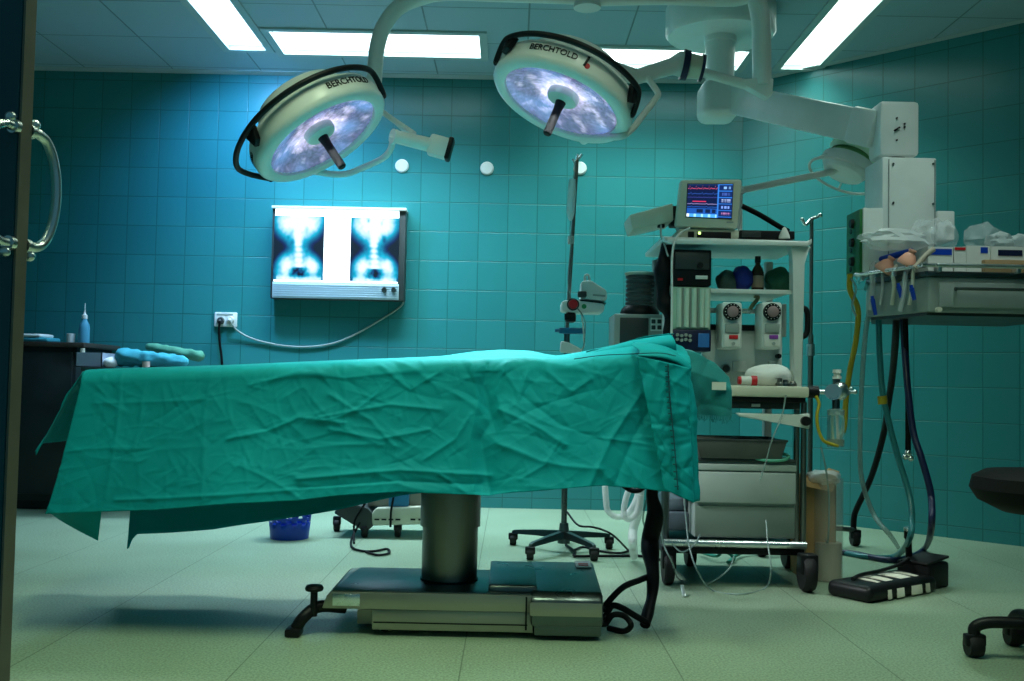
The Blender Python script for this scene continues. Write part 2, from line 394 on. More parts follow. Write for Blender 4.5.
b.prism(pr, (xr-xm, 0, 0), .012)
b.prism([(xm+.012, yf-.012, .016), (xr-.006, yf-.012, .016), (xr-.006, yk, .016), (xm+.012, yk, .016)], (0,0,.05), .003)
mh = b.build('motor_housing', dsteel, tb)
b = MB(); xh0 = P(490, 575, 3.7).x
b.prism([(xh0, yf+.03, zt+.004), (xh0, yf+.04, zt+.026), (xh0, yk-.04, zh-.002), (xh0, yk-.01, zh-.02), (xh0, yk-.01, zt+.004)], (xm-xh0+.02, 0, 0), .006)
b.build('sloped_hood', dsteel, tb)
b = MB(); b.span((xm-.004, yf-.021, zt-.062), (xr-.004, yf-.016, zt-.018), .002); b.build('front_panel', panelsteel, mh)
sl = V((0, yk-.05-yf, zh-zt-.012)).normalized(); sn = V((0, -sl.z, sl.y))
b = MB(); c0 = P(583, 567, yk-.09)
c0.z = zt+.012+(zh-zt-.012)*(c0.y-yf-.01)/(yk-.04-yf-.01)+.004
b.box(c0, (.055, .085, .003), Matrix(((1,0,0),(0,sl.y,-sl.z),(0,sl.z,sl.y)))); lb = b.build('rating_label', paper, mh)
b = MB()
for k in (-1, 0): b.box(c0+sl*(.02*k)+sn*.002, (.035, .009, .002), Matrix(((1,0,0),(0,sl.y,-sl.z),(0,sl.z,sl.y))))
b.build('label_print', red, lb)
b = MB(); b.span((xl+.035, yf-.003, zt-.045), (xl+.125, yf+.002, zt-.006), .001); b.build('end_plate', chrome, tb)
b = MB(); b.span((xl+.17, yf+.0055-.002, zt-.1), (xm-.01, yf+.008, zt-.096)); b.span((xm-.018, yf-.001, .03), (xm-.012, yf+.004, zt-.004)); b.build('panel_seam', black, tb)
colx = P(450, 540, 3.66); b = MB(); cx, cy = colx.x, 3.66
b.cyl((cx, cy, zt), (cx, cy, .34), .098, seg=40); b.cyl((cx, cy, .335), (cx, cy, .80), .106, seg=40)
b.build('column', steel, tb)
b = MB(); b.cyl((cx, cy, zt), (cx, cy, zt+.010), .102, seg=40); b.build('column_collar', black, tb)
b = MB(); b.span((-1.36, 3.42, .77), (.56, 3.9, .80), .01); b.build('tabletop', dsteel, tb)
b = MB(); b.span((-1.36, 3.41, .80), (.56, 3.91, .838), .02); b.build('mattress', black, tb)
# foot lock at the left end
fa, fb = P(297, 632, 3.43), P(330, 605, 3.55)
b = MB(); b.tube([(fb.x+.06, 3.5, .075), (fb.x-.02, 3.46, .085), (P(305, 615, 3.43).x, 3.42, .06), (P(296, 632, 3.42).x, 3.41, .022)], .02, 10)
b.box((P(294, 632, 3.41).x, 3.41, .014), (.05, .07, .026), bev=.006); b.build('lock_arm', black, tb)
kx = P(314, 600, 3.43).x; b = MB(); b.cyl((kx, 3.43, .06), (kx, 3.43, P(314, 590, 3.43).z), .012)
zk = P(314, 588, 3.43).z; b.lathe([(.012, zk-.012), (.028, zk-.008), (.031, zk), (.026, zk+.009), (.01, zk+.012)], Matrix.Translation((kx, 3.43, 0)), 24); b.build('lock_knob', black, tb)
for x_, y_ in ((xl+.2, yf+.08), (xl+.2, yk-.08), (xr-.12, yf+.08), (xr-.12, yk-.08)):
    b = MB(); b.cyl((x_-.012, y_, .022), (x_+.012, y_, .022), .022); b.build('caster', rubber, tb)
for dx, dz in ((.0, .075), (.0, .05), (.0, .035)):
    b = MB(); b.cyl((xr-.004, yf+.06+dz, dz), (xr+.022, yf+.06+dz, dz), .011); b.build('plug_socket', black, tb)
# ------------------------------------------------------------------ creased cloth
def creases(U, W, seed, n, u0, u1, w0, w1, amp=.006, wid=.012, ln=(.04, .22), ang=None):
    r = random.Random(seed); Hh = np.zeros_like(U)
    for _ in range(n):
        cu, cw = r.uniform(u0, u1), r.uniform(w0, w1); a = r.uniform(-PI/2, PI/2) if ang is None else r.gauss(*ang)
        L_ = r.uniform(*ln); wd = wid*r.uniform(.5, 1.6); A = amp*r.uniform(.3, 1.0)*(1 if r.random() < .62 else -.8); k = r.uniform(-2.5, 2.5)
        du = (U-cu)*math.cos(a)+(W-cw)*math.sin(a); dw = -(U-cu)*math.sin(a)+(W-cw)*math.cos(a)+k*du*du
        Hh += A*np.exp(-(du/L_)**4)*np.exp(-np.sqrt(dw*dw+2e-6)/wd)
    return Hh
def line_fold(U, W, pts, amp, wid):
    out = np.zeros_like(U); best = np.full_like(U, 1e9)
    for (a, c) in zip(pts[:-1], pts[1:]):
        d = (c[0]-a[0], c[1]-a[1]); L2 = d[0]**2+d[1]**2
        t = np.clip(((U-a[0])*d[0]+(W-a[1])*d[1])/L2, 0, 1)
        best = np.minimum(best, np.hypot(U-a[0]-t*d[0], W-a[1]-t*d[1]))
    return amp*np.exp(-np.sqrt(best**2+4e-6)/wid)
def displace(A, Hh, flip=1):
    du = np.gradient(A, axis=0); dv = np.gradient(A, axis=1); N = np.cross(du, dv); N /= np.linalg.norm(N, axis=2, keepdims=True)+1e-12
    return A+flip*N*Hh[..., None]
def interp(x, pts):
    return np.interp(x, [p[0] for p in pts], [p[1] for p in pts])
def smoothed(y, n=9):
    k = np.hanning(n+2)[1:-1]; k /= k.sum(); return np.convolve(np.pad(y, n//2, mode='edge'), k, mode='valid')
def pxz(px, py, Y=3.36): q = P(px, py, Y); return (q.x, q.z)
YN, YK = 3.37, 3.93
edge = [pxz(x, y, 3.4) for x, y in ((60,371),(100,370),(200,367),(340,362),(440,358.5),(480,358),(520,357),(565,359),(600,356),(640,352),(670,352),(690,356))]
ridge = [pxz(x, y, 3.62) for x, y in ((60,371),(100,369.5),(200,366),(340,360.5),(440,356.5),(470,352),(500,349.5),(530,350.5),(556,356),(580,352),(610,346),(640,339.5),(670,341),(690,352))]
hem = [pxz(x, y, 3.34) for x, y in ((40,513),(48,513),(100,511),(160,509),(230,503),(300,500),(340,495),(400,491),(440,493),(470,494),(540,489),(600,485),(640,488),(665,491),(690,494))]
fhem = [pxz(x, y, 3.98) for x, y in ((110,549),(128.5,549),(131,541),(137,534),(213,529.5),(262,522.5),(300,516),(340,509),(400,496),(450,490),(600,478),(690,480))]
Xr = P(690, 400, 3.38).x; Xl = P(85, 372, 3.4).x; Xlf = P(48, 513, 3.34).x; Xlk = P(127, 530, 3.98).x
NU, NH, NT, NK = 460, 120, 44, 44
u = np.linspace(0, 1, NU)
rows = []; UU = []; WW = []
xt = Xl+(Xr-Xl)*u
ze = smoothed(interp(xt, edge), 15); zr = smoothed(interp(xt, ridge), 15)
rng = np.random.RandomState(3)
R_ = .045
for k in range(NH):                     # near side, hem -> edge
    s_ = k/(NH-1)
    xb = Xlf+(Xr+.0-Xlf)*u; x = xb+(xt-xb)*s_**.8
    zb = smoothed(interp(x, hem), 5); z1 = ze-R_
    z = zb+(z1-zb)*s_
    y = YN-.055*(1-s_)**1.2+0*x
    y = y-.012*(1-s_)*np.sin(x*9+.6)*np.sin(x*3.1+1)-.02*(1-s_)*np.exp(-((x-.05)/.12)**2)
    y = y+.035*np.exp(-((x+.075)/.055)**2)*(1-s_)**.6*s_**.2
    rows.append(np.stack([x, y, z], 1))
NA = 12
for k in range(1, NA+1):                # rounded edge
    a = PI/2*k/NA
    rows.append(np.stack([xt, YN+R_*(1-np.cos(a))+0*xt, ze-R_+R_*np.sin(a)], 1))
for k in range(1, NT+1):                # top with the raised ridge
    s_ = k/NT; y = YN+R_+(YK-R_-YN-R_)*s_
    prof = math.sin(PI*s_)**.8
    rows.append(np.stack([xt, y+0*xt, ze+(zr-ze)*prof], 1))
for k in range(1, NA+1):
    a = PI/2*k/NA
    rows.append(np.stack([xt, YK-R_+R_*np.sin(a)+0*xt, ze-R_+R_*np.cos(a)], 1))
for k in range(1, NK+1):
    s_ = k/NK; xb = Xlk+(Xr-Xlk)*u; x = xt+(xb-xt)*s_; zb = smoothed(interp(x, fhem), 3); z1 = ze-R_
    rows.append(np.stack([x, YK+.05*s_+.02*s_*np.sin(x*11)+0*x, z1+(zb-z1)*s_], 1))
A = np.stack(rows, 1)                   # NU x rows x 3
arc = np.concatenate([np.zeros((NU, 1)), np.cumsum(np.linalg.norm(np.diff(A, axis=1), axis=2), axis=1)], 1)
U = A[:, :, 0].copy(); Wc = arc-arc[:, NH-1:NH]     # 0 at the near top edge, negative below
def pw(px, py):                         # photo point on the near side -> cloth coordinates
    x, z = pxz(px, py, 3.36); return (x, z-float(np.interp(x, xt, ze))+R_)
Hh = creases(U, Wc, 11, 420, -1.5, .6, -.5, .12, .0027, .0055, (.015, .10))
Hh += creases(U, Wc, 77, 520, -1.5, .6, -.5, .06, .0021, .0036, (.012, .07))
Hh += creases(U, Wc, 5, 55, -.75, .6, -.46, .02, .0055, .010, (.05, .2), (-.35, .5))
Hh += creases(U, Wc, 23, 36, -1.45, -.3, -.50, -.05, .0026, .009, (.05, .2), (.25, .35))
Hh += creases(U, Wc, 8, 70, -1.3, .6, .08, .6, .004, .010, (.04, .16))
for pts, a, w_ in (
    ([(487,362),(484,385),(492,420),(481,440),(489,492)], -.022, .028), ([(470,362),(478,400),(470,440),(474,492)], .012, .016), ([(505,364),(497,395),(506,420)], .012, .014),
    ([(640,395),(610,440),(585,492)], .016, .016), ([(655,400),(632,440),(612,488)], -.012, .018), ([(500,410),(540,430),(565,446)], .014, .012), ([(520,395),(560,425),(600,440)], -.010, .014), ([(548,372),(572,392),(590,380)], .010, .010), ([(505,372),(520,396),(528,372)], .010, .010), ([(500,445),(540,462),(600,470)], .012, .012),
    ([(300,480),(400,471),(490,476)], .016, .010), ([(300,490),(400,482),(480,485)], -.012, .012), ([(120,502),(230,497),(300,491),(400,484)], .010, .007),
    ([(330,395),(370,420),(395,447)], .010, .010), ([(230,440),(268,432),(300,418),(345,424)], .012, .010), ([(320,418),(390,405),(440,410)], .011, .010), ([(330,430),(380,440),(430,430)], .010, .010), ([(210,372),(204,420),(207,500)], .006, .014), ([(120,372),(118,430),(110,500)], .006, .012), ([(343,364),(346,430),(340,490)], .006, .010), ([(95,404),(210,400)], .005, .012), ([(250,385),(300,372),(345,378),(420,370)], .008, .010), ([(380,366),(410,390),(440,372)], .009, .009), ([(425,460),(455,440),(470,415)], .011, .010),
    ([(440,475),(455,484),(465,493)], .012, .008), ([(560,440),(545,465),(520,480)], .009, .010)):
    Hh += .62*line_fold(U, Wc, [pw(*p) for p in pts], a, w_*.8)
lo = np.array([[mnoise.noise(V((U[i, j]*3.2, Wc[i, j]*3.2, 1.7))) for j in range(0, U.shape[1], 4)] for i in range(0, NU, 4)])
lo = np.repeat(np.repeat(lo, 4, 0), 4, 1)[:NU, :U.shape[1]]
k5 = np.ones(9)/9
lo = np.apply_along_axis(lambda v: np.convolve(np.pad(v, 4, mode='edge'), k5, 'valid'), 0, lo); lo = np.apply_along_axis(lambda v: np.convolve(np.pad(v, 4, mode='edge'), k5, 'valid'), 1, lo)
Hh += .014*lo*np.clip(-Wc*4, .25, 1)
topw = np.clip((Wc-.02)/.1, 0, 1); Hh *= 1-.65*topw
B = displace(A, Hh, 1)
if (displace(A, Hh*0+.01)[NU//2, NH//2, 1]-A[NU//2, NH//2, 1]) > 0: B = displace(A, -Hh, 1)
b = MB(); b.grid(B)
TC = np.zeros((24, 16, 3))                # corner of the cloth curled under the near hem
for i in range(24):
    t = i/23
    for j in range(16):
        s_ = j/15; q = P(47+55*t-4*s_*t, 508+(1.5+31*t**.8)*s_, 3.335+.09*s_+.02*math.sin(t*5)*s_); TC[i, j] = q
b.grid(TC)
# end flap at the left, hanging off the short side and swinging outwards
ne, nh = 60, 40; E = np.zeros((ne, nh, 3))
q0, q1 = P(40, 446, 3.5), P(60, 462, 3.34)
for i in range(ne):
    t = i/(ne-1); y = YN+.01+(YK-YN-.02)*t
    xtop, ztop = Xl+.002, float(ze[0])-.004+(float(zr[0]-ze[0]))*math.sin(PI*t)
    for j in range(nh):
        s_ = j/(nh-1); d = .30*s_
        E[i, j] = (xtop-(.03*math.sin(PI/2*min(1, s_*4))+105e-3*s_**1.15)-.02*s_*math.sin(t*13), y-.02*s_*(1-2*t), ztop-.02*min(1, s_*8)-.225*s_-.03*s_*(t < .12)*(1-t/.12))
Ue = E[:, :, 1]; We = E[:, :, 2]
E = displace(E, creases(Ue, We, 4, 60, 3.3, 4.0, .5, .9, .006, .010, (.03, .12)))
b.grid(E)
dr = b.build('surgical_drape', cloth, None, sharp=180, recalc=False)
tag(dr, 'large green creased drape hanging over the operating table', 'drape')
sm = dr.modifiers.new('thickness', 'SOLIDIFY'); sm.thickness = .0018; sm.offset = 0
# second sheet folded over the head end
def strip(xa, xb, za, zb, Yt, Yb, nu, nv, seed, amp, bulge=.0):
    G_ = np.zeros((nu, nv, 3))
    for i in range(nu):
        t = i/(nu-1)
        for j in range(nv):
            s_ = j/(nv-1)
            x = (xa[0]+(xb[0]-xa[0])*t)*(1-s_)+(xa[1]+(xb[1]-xa[1])*t)*s_
            z = (za[0]+(zb[0]-za[0])*t)*(1-s_)+(za[1]+(zb[1]-za[1])*t)*s_
            y = Yt+(Yb-Yt)*s_-bulge*math.sin(PI*t)-.006*math.sin(t*7+s_*2)*s_
            G_[i, j] = (x, y, z)
    return displace(G_, creases(G_[:, :, 0], G_[:, :, 2], seed, 60, min(xa)-.02, max(xb)+.02, min(zb+za), max(za+zb), amp, .008, (.03, .14)))
Ys = 3.325
p1, p2, p3, p4 = pxz(637, 356, Ys), pxz(689, 368, Ys), pxz(664, 489, Ys-.03), pxz(694, 503, Ys-.03)
sheet = thing('folded_drape', 'narrow green sheet with a stitched seam hung over the right end of the big drape', 'drape', (p2[0], 3.6, p4[1]))
G_ = strip((p1[0], p3[0]), (p2[0], p4[0]), (p1[1], p3[1]), (p2[1], p4[1]), Ys, Ys-.03, 50, 90, 2, .006, .02)
top = []                                 # over the top and down the far side
prof = [(Ys, 0), (Ys+.03, .030), (3.44, .047), (3.6, .052), (3.8, .035), (3.94, .0), (3.985, -.06), (3.99, -.30)]
pp = cr([V((0, y, z)) for y, z in prof], 5)
T = np.zeros((50, len(pp), 3))
for i in range(50):
    t = i/49
    for j, q in enumerate(pp):
        xx = p1[0]+(p2[0]-p1[0])*t-.045*min(1, j/10)*(1-t)*0
        T[i, j] = (xx+.01*math.sin(j*.7)*(j > 0), q.y-(.02*math.sin(PI*t) if j < 4 else 0), p1[1]+(p2[1]-p1[1])*t**2.5+q.z-.012*(t**6))
b = MB(); b.grid(G_); b.grid(T)
# right hand turn-down of the sheet
E2 = np.zeros((40, 50, 3))
for i in range(40):
    t = i/39; y = Ys+.65*t
    for j in range(50):
        s_ = j/49; E2[i, j] = (p2[0]-.007+.028*math.sin(PI/2*min(1, s_*3))*(1-.3*math.sin(t*6)**2)*(t > .01)+(p4[0]-p2[0])*s_, y-.03*s_*(1-t), p2[1]+.03*math.sin(PI*t)+(p4[1]-p2[1])*s_*(1-.35*t))
b.grid(displace(E2, creases(E2[:, :, 1], E2[:, :, 2], 9, 40, 3.3, 4.0, .4, 1.0, .006, .01, (.03, .12))))
o = b.build('cloth', cloth, sheet, sharp=180, recalc=False); sm = o.modifiers.new('thickness', 'SOLIDIFY'); sm.thickness = .002; sm.offset = 0
# stitched seam down the strip
b = MB(); q = [P(668, 364, Ys-.026), P(670, 400, Ys-.034), P(674, 440, Ys-.043), P(678, 490, Ys-.052)]; q = cr(q, 14)
b.tube(q, .0022, 6, 0)
for k in range(1, len(q)-1, 2): b.box(q[k]+V((-.004, -.002, 0)), (.013, .003, .004))
b.build('stitched_seam', clothe, sheet)
# rolled sheet on the patient's head end, with the dark open fold
rs = thing('rolled_drape', 'green sheet gathered in a loose roll along the top of the drape, right end', 'drape', P(640, 352, 3.55))
ctr = [P(588, 355, 3.5), P(610, 351, 3.52), P(635, 346, 3.53), P(655, 344, 3.52), P(672, 344, 3.50)]
cc = cr(ctr, 10); nT = 28; Rr = np.zeros((len(cc), nT+1, 3))
for i, p in enumerate(cc):
    t = i/(len(cc)-1); rad = .012+.022*t
    for j in range(nT+1):
        a = 2*PI*j/nT*1.18+.5; rr = rad*(1+.0*t+.18*j/nT)
        Rr[i, j] = (p.x+.006*math.sin(9*t+j*.4), p.y+rr*1.9*math.cos(a), p.z-.004+rr*math.sin(a))
Rr = displace(Rr, creases(Rr[:, :, 0], Rr[:, :, 1], 6, 40, ctr[0].x, ctr[-1].x, 3.3, 3.8, .004, .008, (.02, .1)))
b = MB(); b.grid(Rr); o = b.build('cloth', cloth, rs, sharp=180, recalc=False); sm = o.modifiers.new('thickness', 'SOLIDIFY'); sm.thickness = .003; sm.offset = 0
b = MB(); tp = cr([P(574, 359, 3.318), P(600, 355.5, 3.318), P(630, 354, 3.315), P(660, 353, 3.30), P(676, 356, 3.295)], 10); b.tube(tp, .0016, 6, 0); b.build('hem_cord', clothe, rs)
# cover on the head rest at the right
hc = thing('headrest_drape', 'darker green cloth with frayed lower edge draped over the head rest beside the trolley', 'cloth', P(712, 415, 3.85))
na, nb = 46, 40
def cover(Y, sgn):
    K = np.zeros((na, nb, 3))
    for i in range(na):
        t = i/(na-1); px = 680+50*t
        ytop = np.interp(t, [0, .3, .7, 1], [349, 352, 362, 378]); ybot = np.interp(t, [0, .5, 1], [412, 415, 416])
        for j in range(nb):
            s_ = j/(nb-1); q = P(px, ytop+(ybot-ytop)*s_, Y)
            K[i, j] = (q.x, q.y-sgn*(.03*min(1, s_*3)+.01*math.sin(t*9)*s_), q.z)
    return displace(K, creases(K[:, :, 0], K[:, :, 2], 31, 26, .6, .9, .7, 1.0, .005, .01, (.03, .1)))
f_, k_ = cover(3.72, 1), cover(4.02, -1)
for i in range(na):
    for j in range(nb):
        k_[i, j, 2] = f_[i, j, 2]; k_[i, j, 0] = f_[i, j, 0]
b = MB(); b.grid(f_); b.grid(k_)
tp = np.stack([f_[:, 0, :]*(1-s)+k_[:, 0, :]*s+np.array([0, 0, .012*math.sin(PI*s)]) for s in np.linspace(0, 1, 14)], 1); b.grid(tp)
rs_ = np.stack([f_[-1, :, :]*(1-s)+k_[-1, :, :]*s+np.array([.012*math.sin(PI*s), 0, 0]) for s in np.linspace(0, 1, 14)], 1); b.grid(rs_)
bmesh.ops.remove_doubles(b.bm, verts=b.bm.verts, dist=1e-4)
b.build('cloth', clothd, hc, sharp=180)
b = MB(); r_ = random.Random(4)
for i in range(0, na, 1):
    p = V(f_[i, -1]); b.tube([p, p+V((r_.uniform(-.004,.004), 0, -.012)), p+V((r_.uniform(-.008,.008), 0, -r_.uniform(.015,.03)))], .0012, 4, 0)
b.build('fringe', clothd, hc)
b = MB(); q0 = P(719, 386, 3.675); b.box(q0, (.05, .004, .028)); b.build('tape', paper, hc)
b = MB(); c0 = P(705, 385, 3.87)
b.span((P(672, 384, 3.87).x, 3.80, c0.z-.012), (P(726, 384, 3.87).x, 3.95, c0.z+.01), .004); hr = b.build('headrest_plate', dsteel, tb)
# ------------------------------------------------------------------ surgical lamps
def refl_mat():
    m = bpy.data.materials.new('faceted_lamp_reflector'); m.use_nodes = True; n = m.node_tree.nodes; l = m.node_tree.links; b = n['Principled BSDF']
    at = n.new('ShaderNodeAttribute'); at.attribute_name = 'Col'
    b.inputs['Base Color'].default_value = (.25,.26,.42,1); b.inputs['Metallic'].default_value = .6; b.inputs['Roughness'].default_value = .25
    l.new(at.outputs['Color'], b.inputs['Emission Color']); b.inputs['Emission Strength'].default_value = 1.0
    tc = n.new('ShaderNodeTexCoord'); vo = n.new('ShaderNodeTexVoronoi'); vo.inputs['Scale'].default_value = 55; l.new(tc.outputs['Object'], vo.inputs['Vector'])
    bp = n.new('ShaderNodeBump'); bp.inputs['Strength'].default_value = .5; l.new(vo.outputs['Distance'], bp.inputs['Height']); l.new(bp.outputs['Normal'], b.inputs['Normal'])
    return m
reflm = refl_mat()
def set_cols(o, fn):
    me = o.data; a = me.color_attributes.new('Col', 'FLOAT_COLOR', 'POINT')
    for i, v in enumerate(me.vertices):
        c = fn(v.co); a.data[i].color = (c[0], c[1], c[2], 1)
def surgical_lamp(name, label, c, n, R, hub_off, seed, marks, bump_arc):
    n = V(n).normalized(); view = (V((0, 0, CAMZ))-c).normalized()
    e2 = (view-n*view.dot(n)).normalized()          # the side of the rim that faces the camera
    e1 = e2.cross(n)*-1
    if e1.dot(RM @ V((1,0,0))) < 0: e1 = -e1
    M = axes(c, e1, e2, n)                           # phi measured from e2 towards e1
    def pt(phi, r, z): a = math.radians(phi); return c+e1*(r*math.sin(a))+e2*(r*math.cos(a))+n*z
    t = thing(name, label, 'surgical lamp', c)
    M2 = M
    b = MB(); b.lathe([(R*.82, .0), (R*.87, .007), (R*.955, .003), (R, -.012), (R*1.005, -.026), (R*.99, -.080), (R*.955, -.098), (R*.82, -.112), (R*.5, -.125), (.02, -.13)], M2, 72, caps=False)
    b.lathe([(R*.82, 0), (R*.81, -.012)], M2, 72, caps=False)
    hs = b.build('housing', lampw, t, sharp=50)
    b = MB(); b.lathe([(R*.69, -.115), (R*.685, -.165), (R*.62, -.197), (R*.45, -.215), (.01, -.222)], M2, 56); b.build('rear_dome', lampw, t)
    # faceted reflector dish
    nr, na = 26, 120; A = np.zeros((na+1, nr, 3)); r_ = random.Random(seed); cols = {}
    b = MB(); rs = []
    for i in range(nr):
        q = i/(nr-1); rr = R*(.18+.635*q); z = -.012-.035*(1-q**2)
        rs.append(b.ring([M2 @ V((rr*math.cos(2*PI*k/na), rr*math.sin(2*PI*k/na), z+.002*((i+k) % 2))) for k in range(na)]))
    b.skin(rs, caps=False)
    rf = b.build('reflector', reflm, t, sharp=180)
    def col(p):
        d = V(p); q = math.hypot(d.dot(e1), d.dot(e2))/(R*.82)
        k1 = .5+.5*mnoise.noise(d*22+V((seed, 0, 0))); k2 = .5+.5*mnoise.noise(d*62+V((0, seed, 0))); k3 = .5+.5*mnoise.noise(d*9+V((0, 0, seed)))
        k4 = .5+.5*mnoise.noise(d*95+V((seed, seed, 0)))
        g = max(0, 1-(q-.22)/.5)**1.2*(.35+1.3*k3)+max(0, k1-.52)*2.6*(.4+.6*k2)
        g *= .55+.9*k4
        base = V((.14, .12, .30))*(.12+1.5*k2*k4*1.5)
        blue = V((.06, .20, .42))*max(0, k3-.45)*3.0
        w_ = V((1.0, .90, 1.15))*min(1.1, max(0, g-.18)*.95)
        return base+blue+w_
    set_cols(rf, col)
    b = MB(); b.lathe([(R*.225, -.05), (R*.225, -.026), (R*.205, -.016), (R*.10, -.008), (.001, -.007)], M2, 36); hb = b.build('hub', lampw, t)
    b = MB(); hd = pt(0, 0, 0)+hub_off[0]*e1+hub_off[1]*e2; ax = (n+e1*hub_off[2]).normalized()
    b.cyl(hd-ax*.012, hd+ax*.03, .022, .017); b.tube([hd+ax*.01, hd+ax*.05, hd+ax*.135], .0175, 16, 0)
    b.cyl(hd+ax*.135, hd+ax*.141, .0175, .013); b.build('handle', black, t)
    b = MB(); b.lathe([(R*.822, -.004), (R*.78, -.0035), (R*.3, -.003)], M2, 48, caps=False); b.build('cover_glass', mat('lamp_cover_glass', (.8,.85,1), .05, trans=.9, alpha=.10), t)
    # bumper tube round the upper edge
    a0, a1, rex = bump_arc; pts = []
    N = 26
    pts.append(pt(a0, R*1.01, -.02))
    for k in range(N+1):
        f = k/N; ph = a0+(a1-a0)*f
        e = min(1, min(f, 1-f)/.10); e = math.sin(e*PI/2)
        pts.append(pt(ph, R*(1.03+.05*e)+rex[0]*math.exp(-(f/.2)**2)*e+rex[1]*math.exp(-((1-f)/.2)**2)*e, -.03-.066*e))
    pts.append(pt(a1, R*1.01, -.02))
    b = MB(); b.tube(pts, .0115, 10, 5); b.build('bumper_tube', black, t)
    for ph in marks['brackets']:
        b = MB(); w_ = 4.2
        b.prism([pt(ph-w_*1.7, R*1.0, -.096), pt(ph+w_*1.7, R*1.0, -.096), pt(ph+w_, R*1.012, -.045), pt(ph-w_*.4, R*1.012, -.030)], e2*math.cos(math.radians(ph))*.022+e1*math.sin(math.radians(ph))*.022, .003)
        b.tube([pt(ph, R*1.02, -.085), pt(ph, R*1.08, -.096)], .011, 10, 0)
        b.build('bumper_bracket', black, t)
    def wrap(phc, zc, size, sgn=1):
        def f(q): return pt(phc+math.degrees(q.x/R), R*1.0005+.0015+q.z+.012*0-.02*R*max(0,(-(zc-q.y*1)-.03))/.075*0, zc-q.y)
        return f
    for txt, phc, zc, size in marks['text']:
        lettering('lettering', txt, size, None, black, t, bold=.0002, fn=wrap(phc, zc, size))
    for phc, zc, rad in marks.get('dots', []):
        p = pt(phc, R*.998, zc); d = (e2*math.cos(math.radians(phc))+e1*math.sin(math.radians(phc)))
        b = MB(); b.cyl(p-d*.002, p+d*.003, rad, seg=24); b.build('maker_dot', red, t)
        b = MB(); q1, q2 = pt(phc-2.2, R*1.0, zc+.005), pt(phc-1.0, R*1.0, zc-.036)
        b.tube([q1+d*.001, q2+d*.001], .005, 8, 0); b.build('maker_stroke', black, t)
    ld = bpy.data.lights.new('lamp_beam', 'SPOT'); ld.energy = 130; ld.spot_size = math.radians(64); ld.spot_blend = .55; ld.shadow_soft_size = .14; ld.color = (.92, .98, 1)
    lo = bpy.data.objects.new('lamp_beam', ld); C.objects.link(lo); lo.parent = t; lo.location = n*.05; lo.rotation_euler = (-n).to_track_quat('Z', 'Y').to_euler()
    return t, pt, ld, n, e1, e2
cL, cR = P(324, 139, 4.0), P(560, 104, 4.0)
def tilt(c, deg, ix, iy):
    vw = (V((0, 0, CAMZ))-c).normalized(); d = RM @ V((ix, -iy, 0)); d = (d-vw*d.dot(vw)).normalized(); a = math.radians(deg)
    return vw*math.cos(a)+d*math.sin(a)
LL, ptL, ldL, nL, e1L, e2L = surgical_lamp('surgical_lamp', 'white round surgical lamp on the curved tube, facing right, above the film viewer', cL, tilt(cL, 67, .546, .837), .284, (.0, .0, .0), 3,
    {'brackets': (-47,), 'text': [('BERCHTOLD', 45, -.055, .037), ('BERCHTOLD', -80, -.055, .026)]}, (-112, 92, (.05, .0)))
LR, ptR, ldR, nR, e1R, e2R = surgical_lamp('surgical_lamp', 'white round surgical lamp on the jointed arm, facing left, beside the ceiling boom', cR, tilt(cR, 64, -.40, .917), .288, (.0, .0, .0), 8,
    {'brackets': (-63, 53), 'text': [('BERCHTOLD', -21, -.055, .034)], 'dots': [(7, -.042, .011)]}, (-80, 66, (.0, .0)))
# left lamp: curved ceiling tube, fork and joint
hubp = V((.30, 4.45, 2.54))
def seg(t, name, pts, r, m=lampw, sm=8, sg=14):
    b = MB(); b.tube(pts, r, sg, sm); return b.build(name, m, t)
YA = 4.42
seg(LL, 'curved_arm', [hubp, V((.0, 4.44, 2.54)), P(447, -7, YA), P(420, -2, YA), P(398, 8, YA), P(384, 26, YA), P(377, 48, YA), P(374.5, 75, YA), P(372, 108, YA)], .034)
seg(LL, 'strut', [P(372, 104, YA), P(392, 119, 4.3), P(414, 134, 4.2)], .012)
seg(LL, 'strut', [P(378, 107, YA), P(398, 125, 4.3), P(412, 138, 4.2)], .008)
b = MB(); b.cyl(P(393, 136, 4.12), P(432, 145.5, 4.2), .026, .03); b.cyl(P(392, 136, 4.12), P(396, 137, 4.13), .03); b.build('joint_arm', lampw, LL)
jd = (P(450, 149, 4.2)-P(428, 143, 4.2)); jr = jd.to_track_quat('X', 'Z').to_matrix()
b = MB(); b.box(P(439, 147, 4.2), (.085, .07, .085), jr, .012); jb = b.build('joint_block', white, LL)
b = MB(); b.box(P(449.5, 149.5, 4.2), (.022, .074, .095), jr, .008); b.build('joint_cap', black, jb)
seg(LL, 'fork', [P(393, 136, 4.12), P(391, 148, 4.16), P(383, 158, 4.2), P(362, 168, 4.28), P(340, 174.5, 4.28), ptL(212, .29, -.05)], .013)
b = MB(); b.cyl(ptL(212, .275, -.05), ptL(212, .30, -.05), .022); b.build('fork_pivot', lampw, LL)
b = MB(); b.cyl(cL-nL*.24, P(372, 106, YA), .022, .03); b.build('rear_neck', lampw, LL)
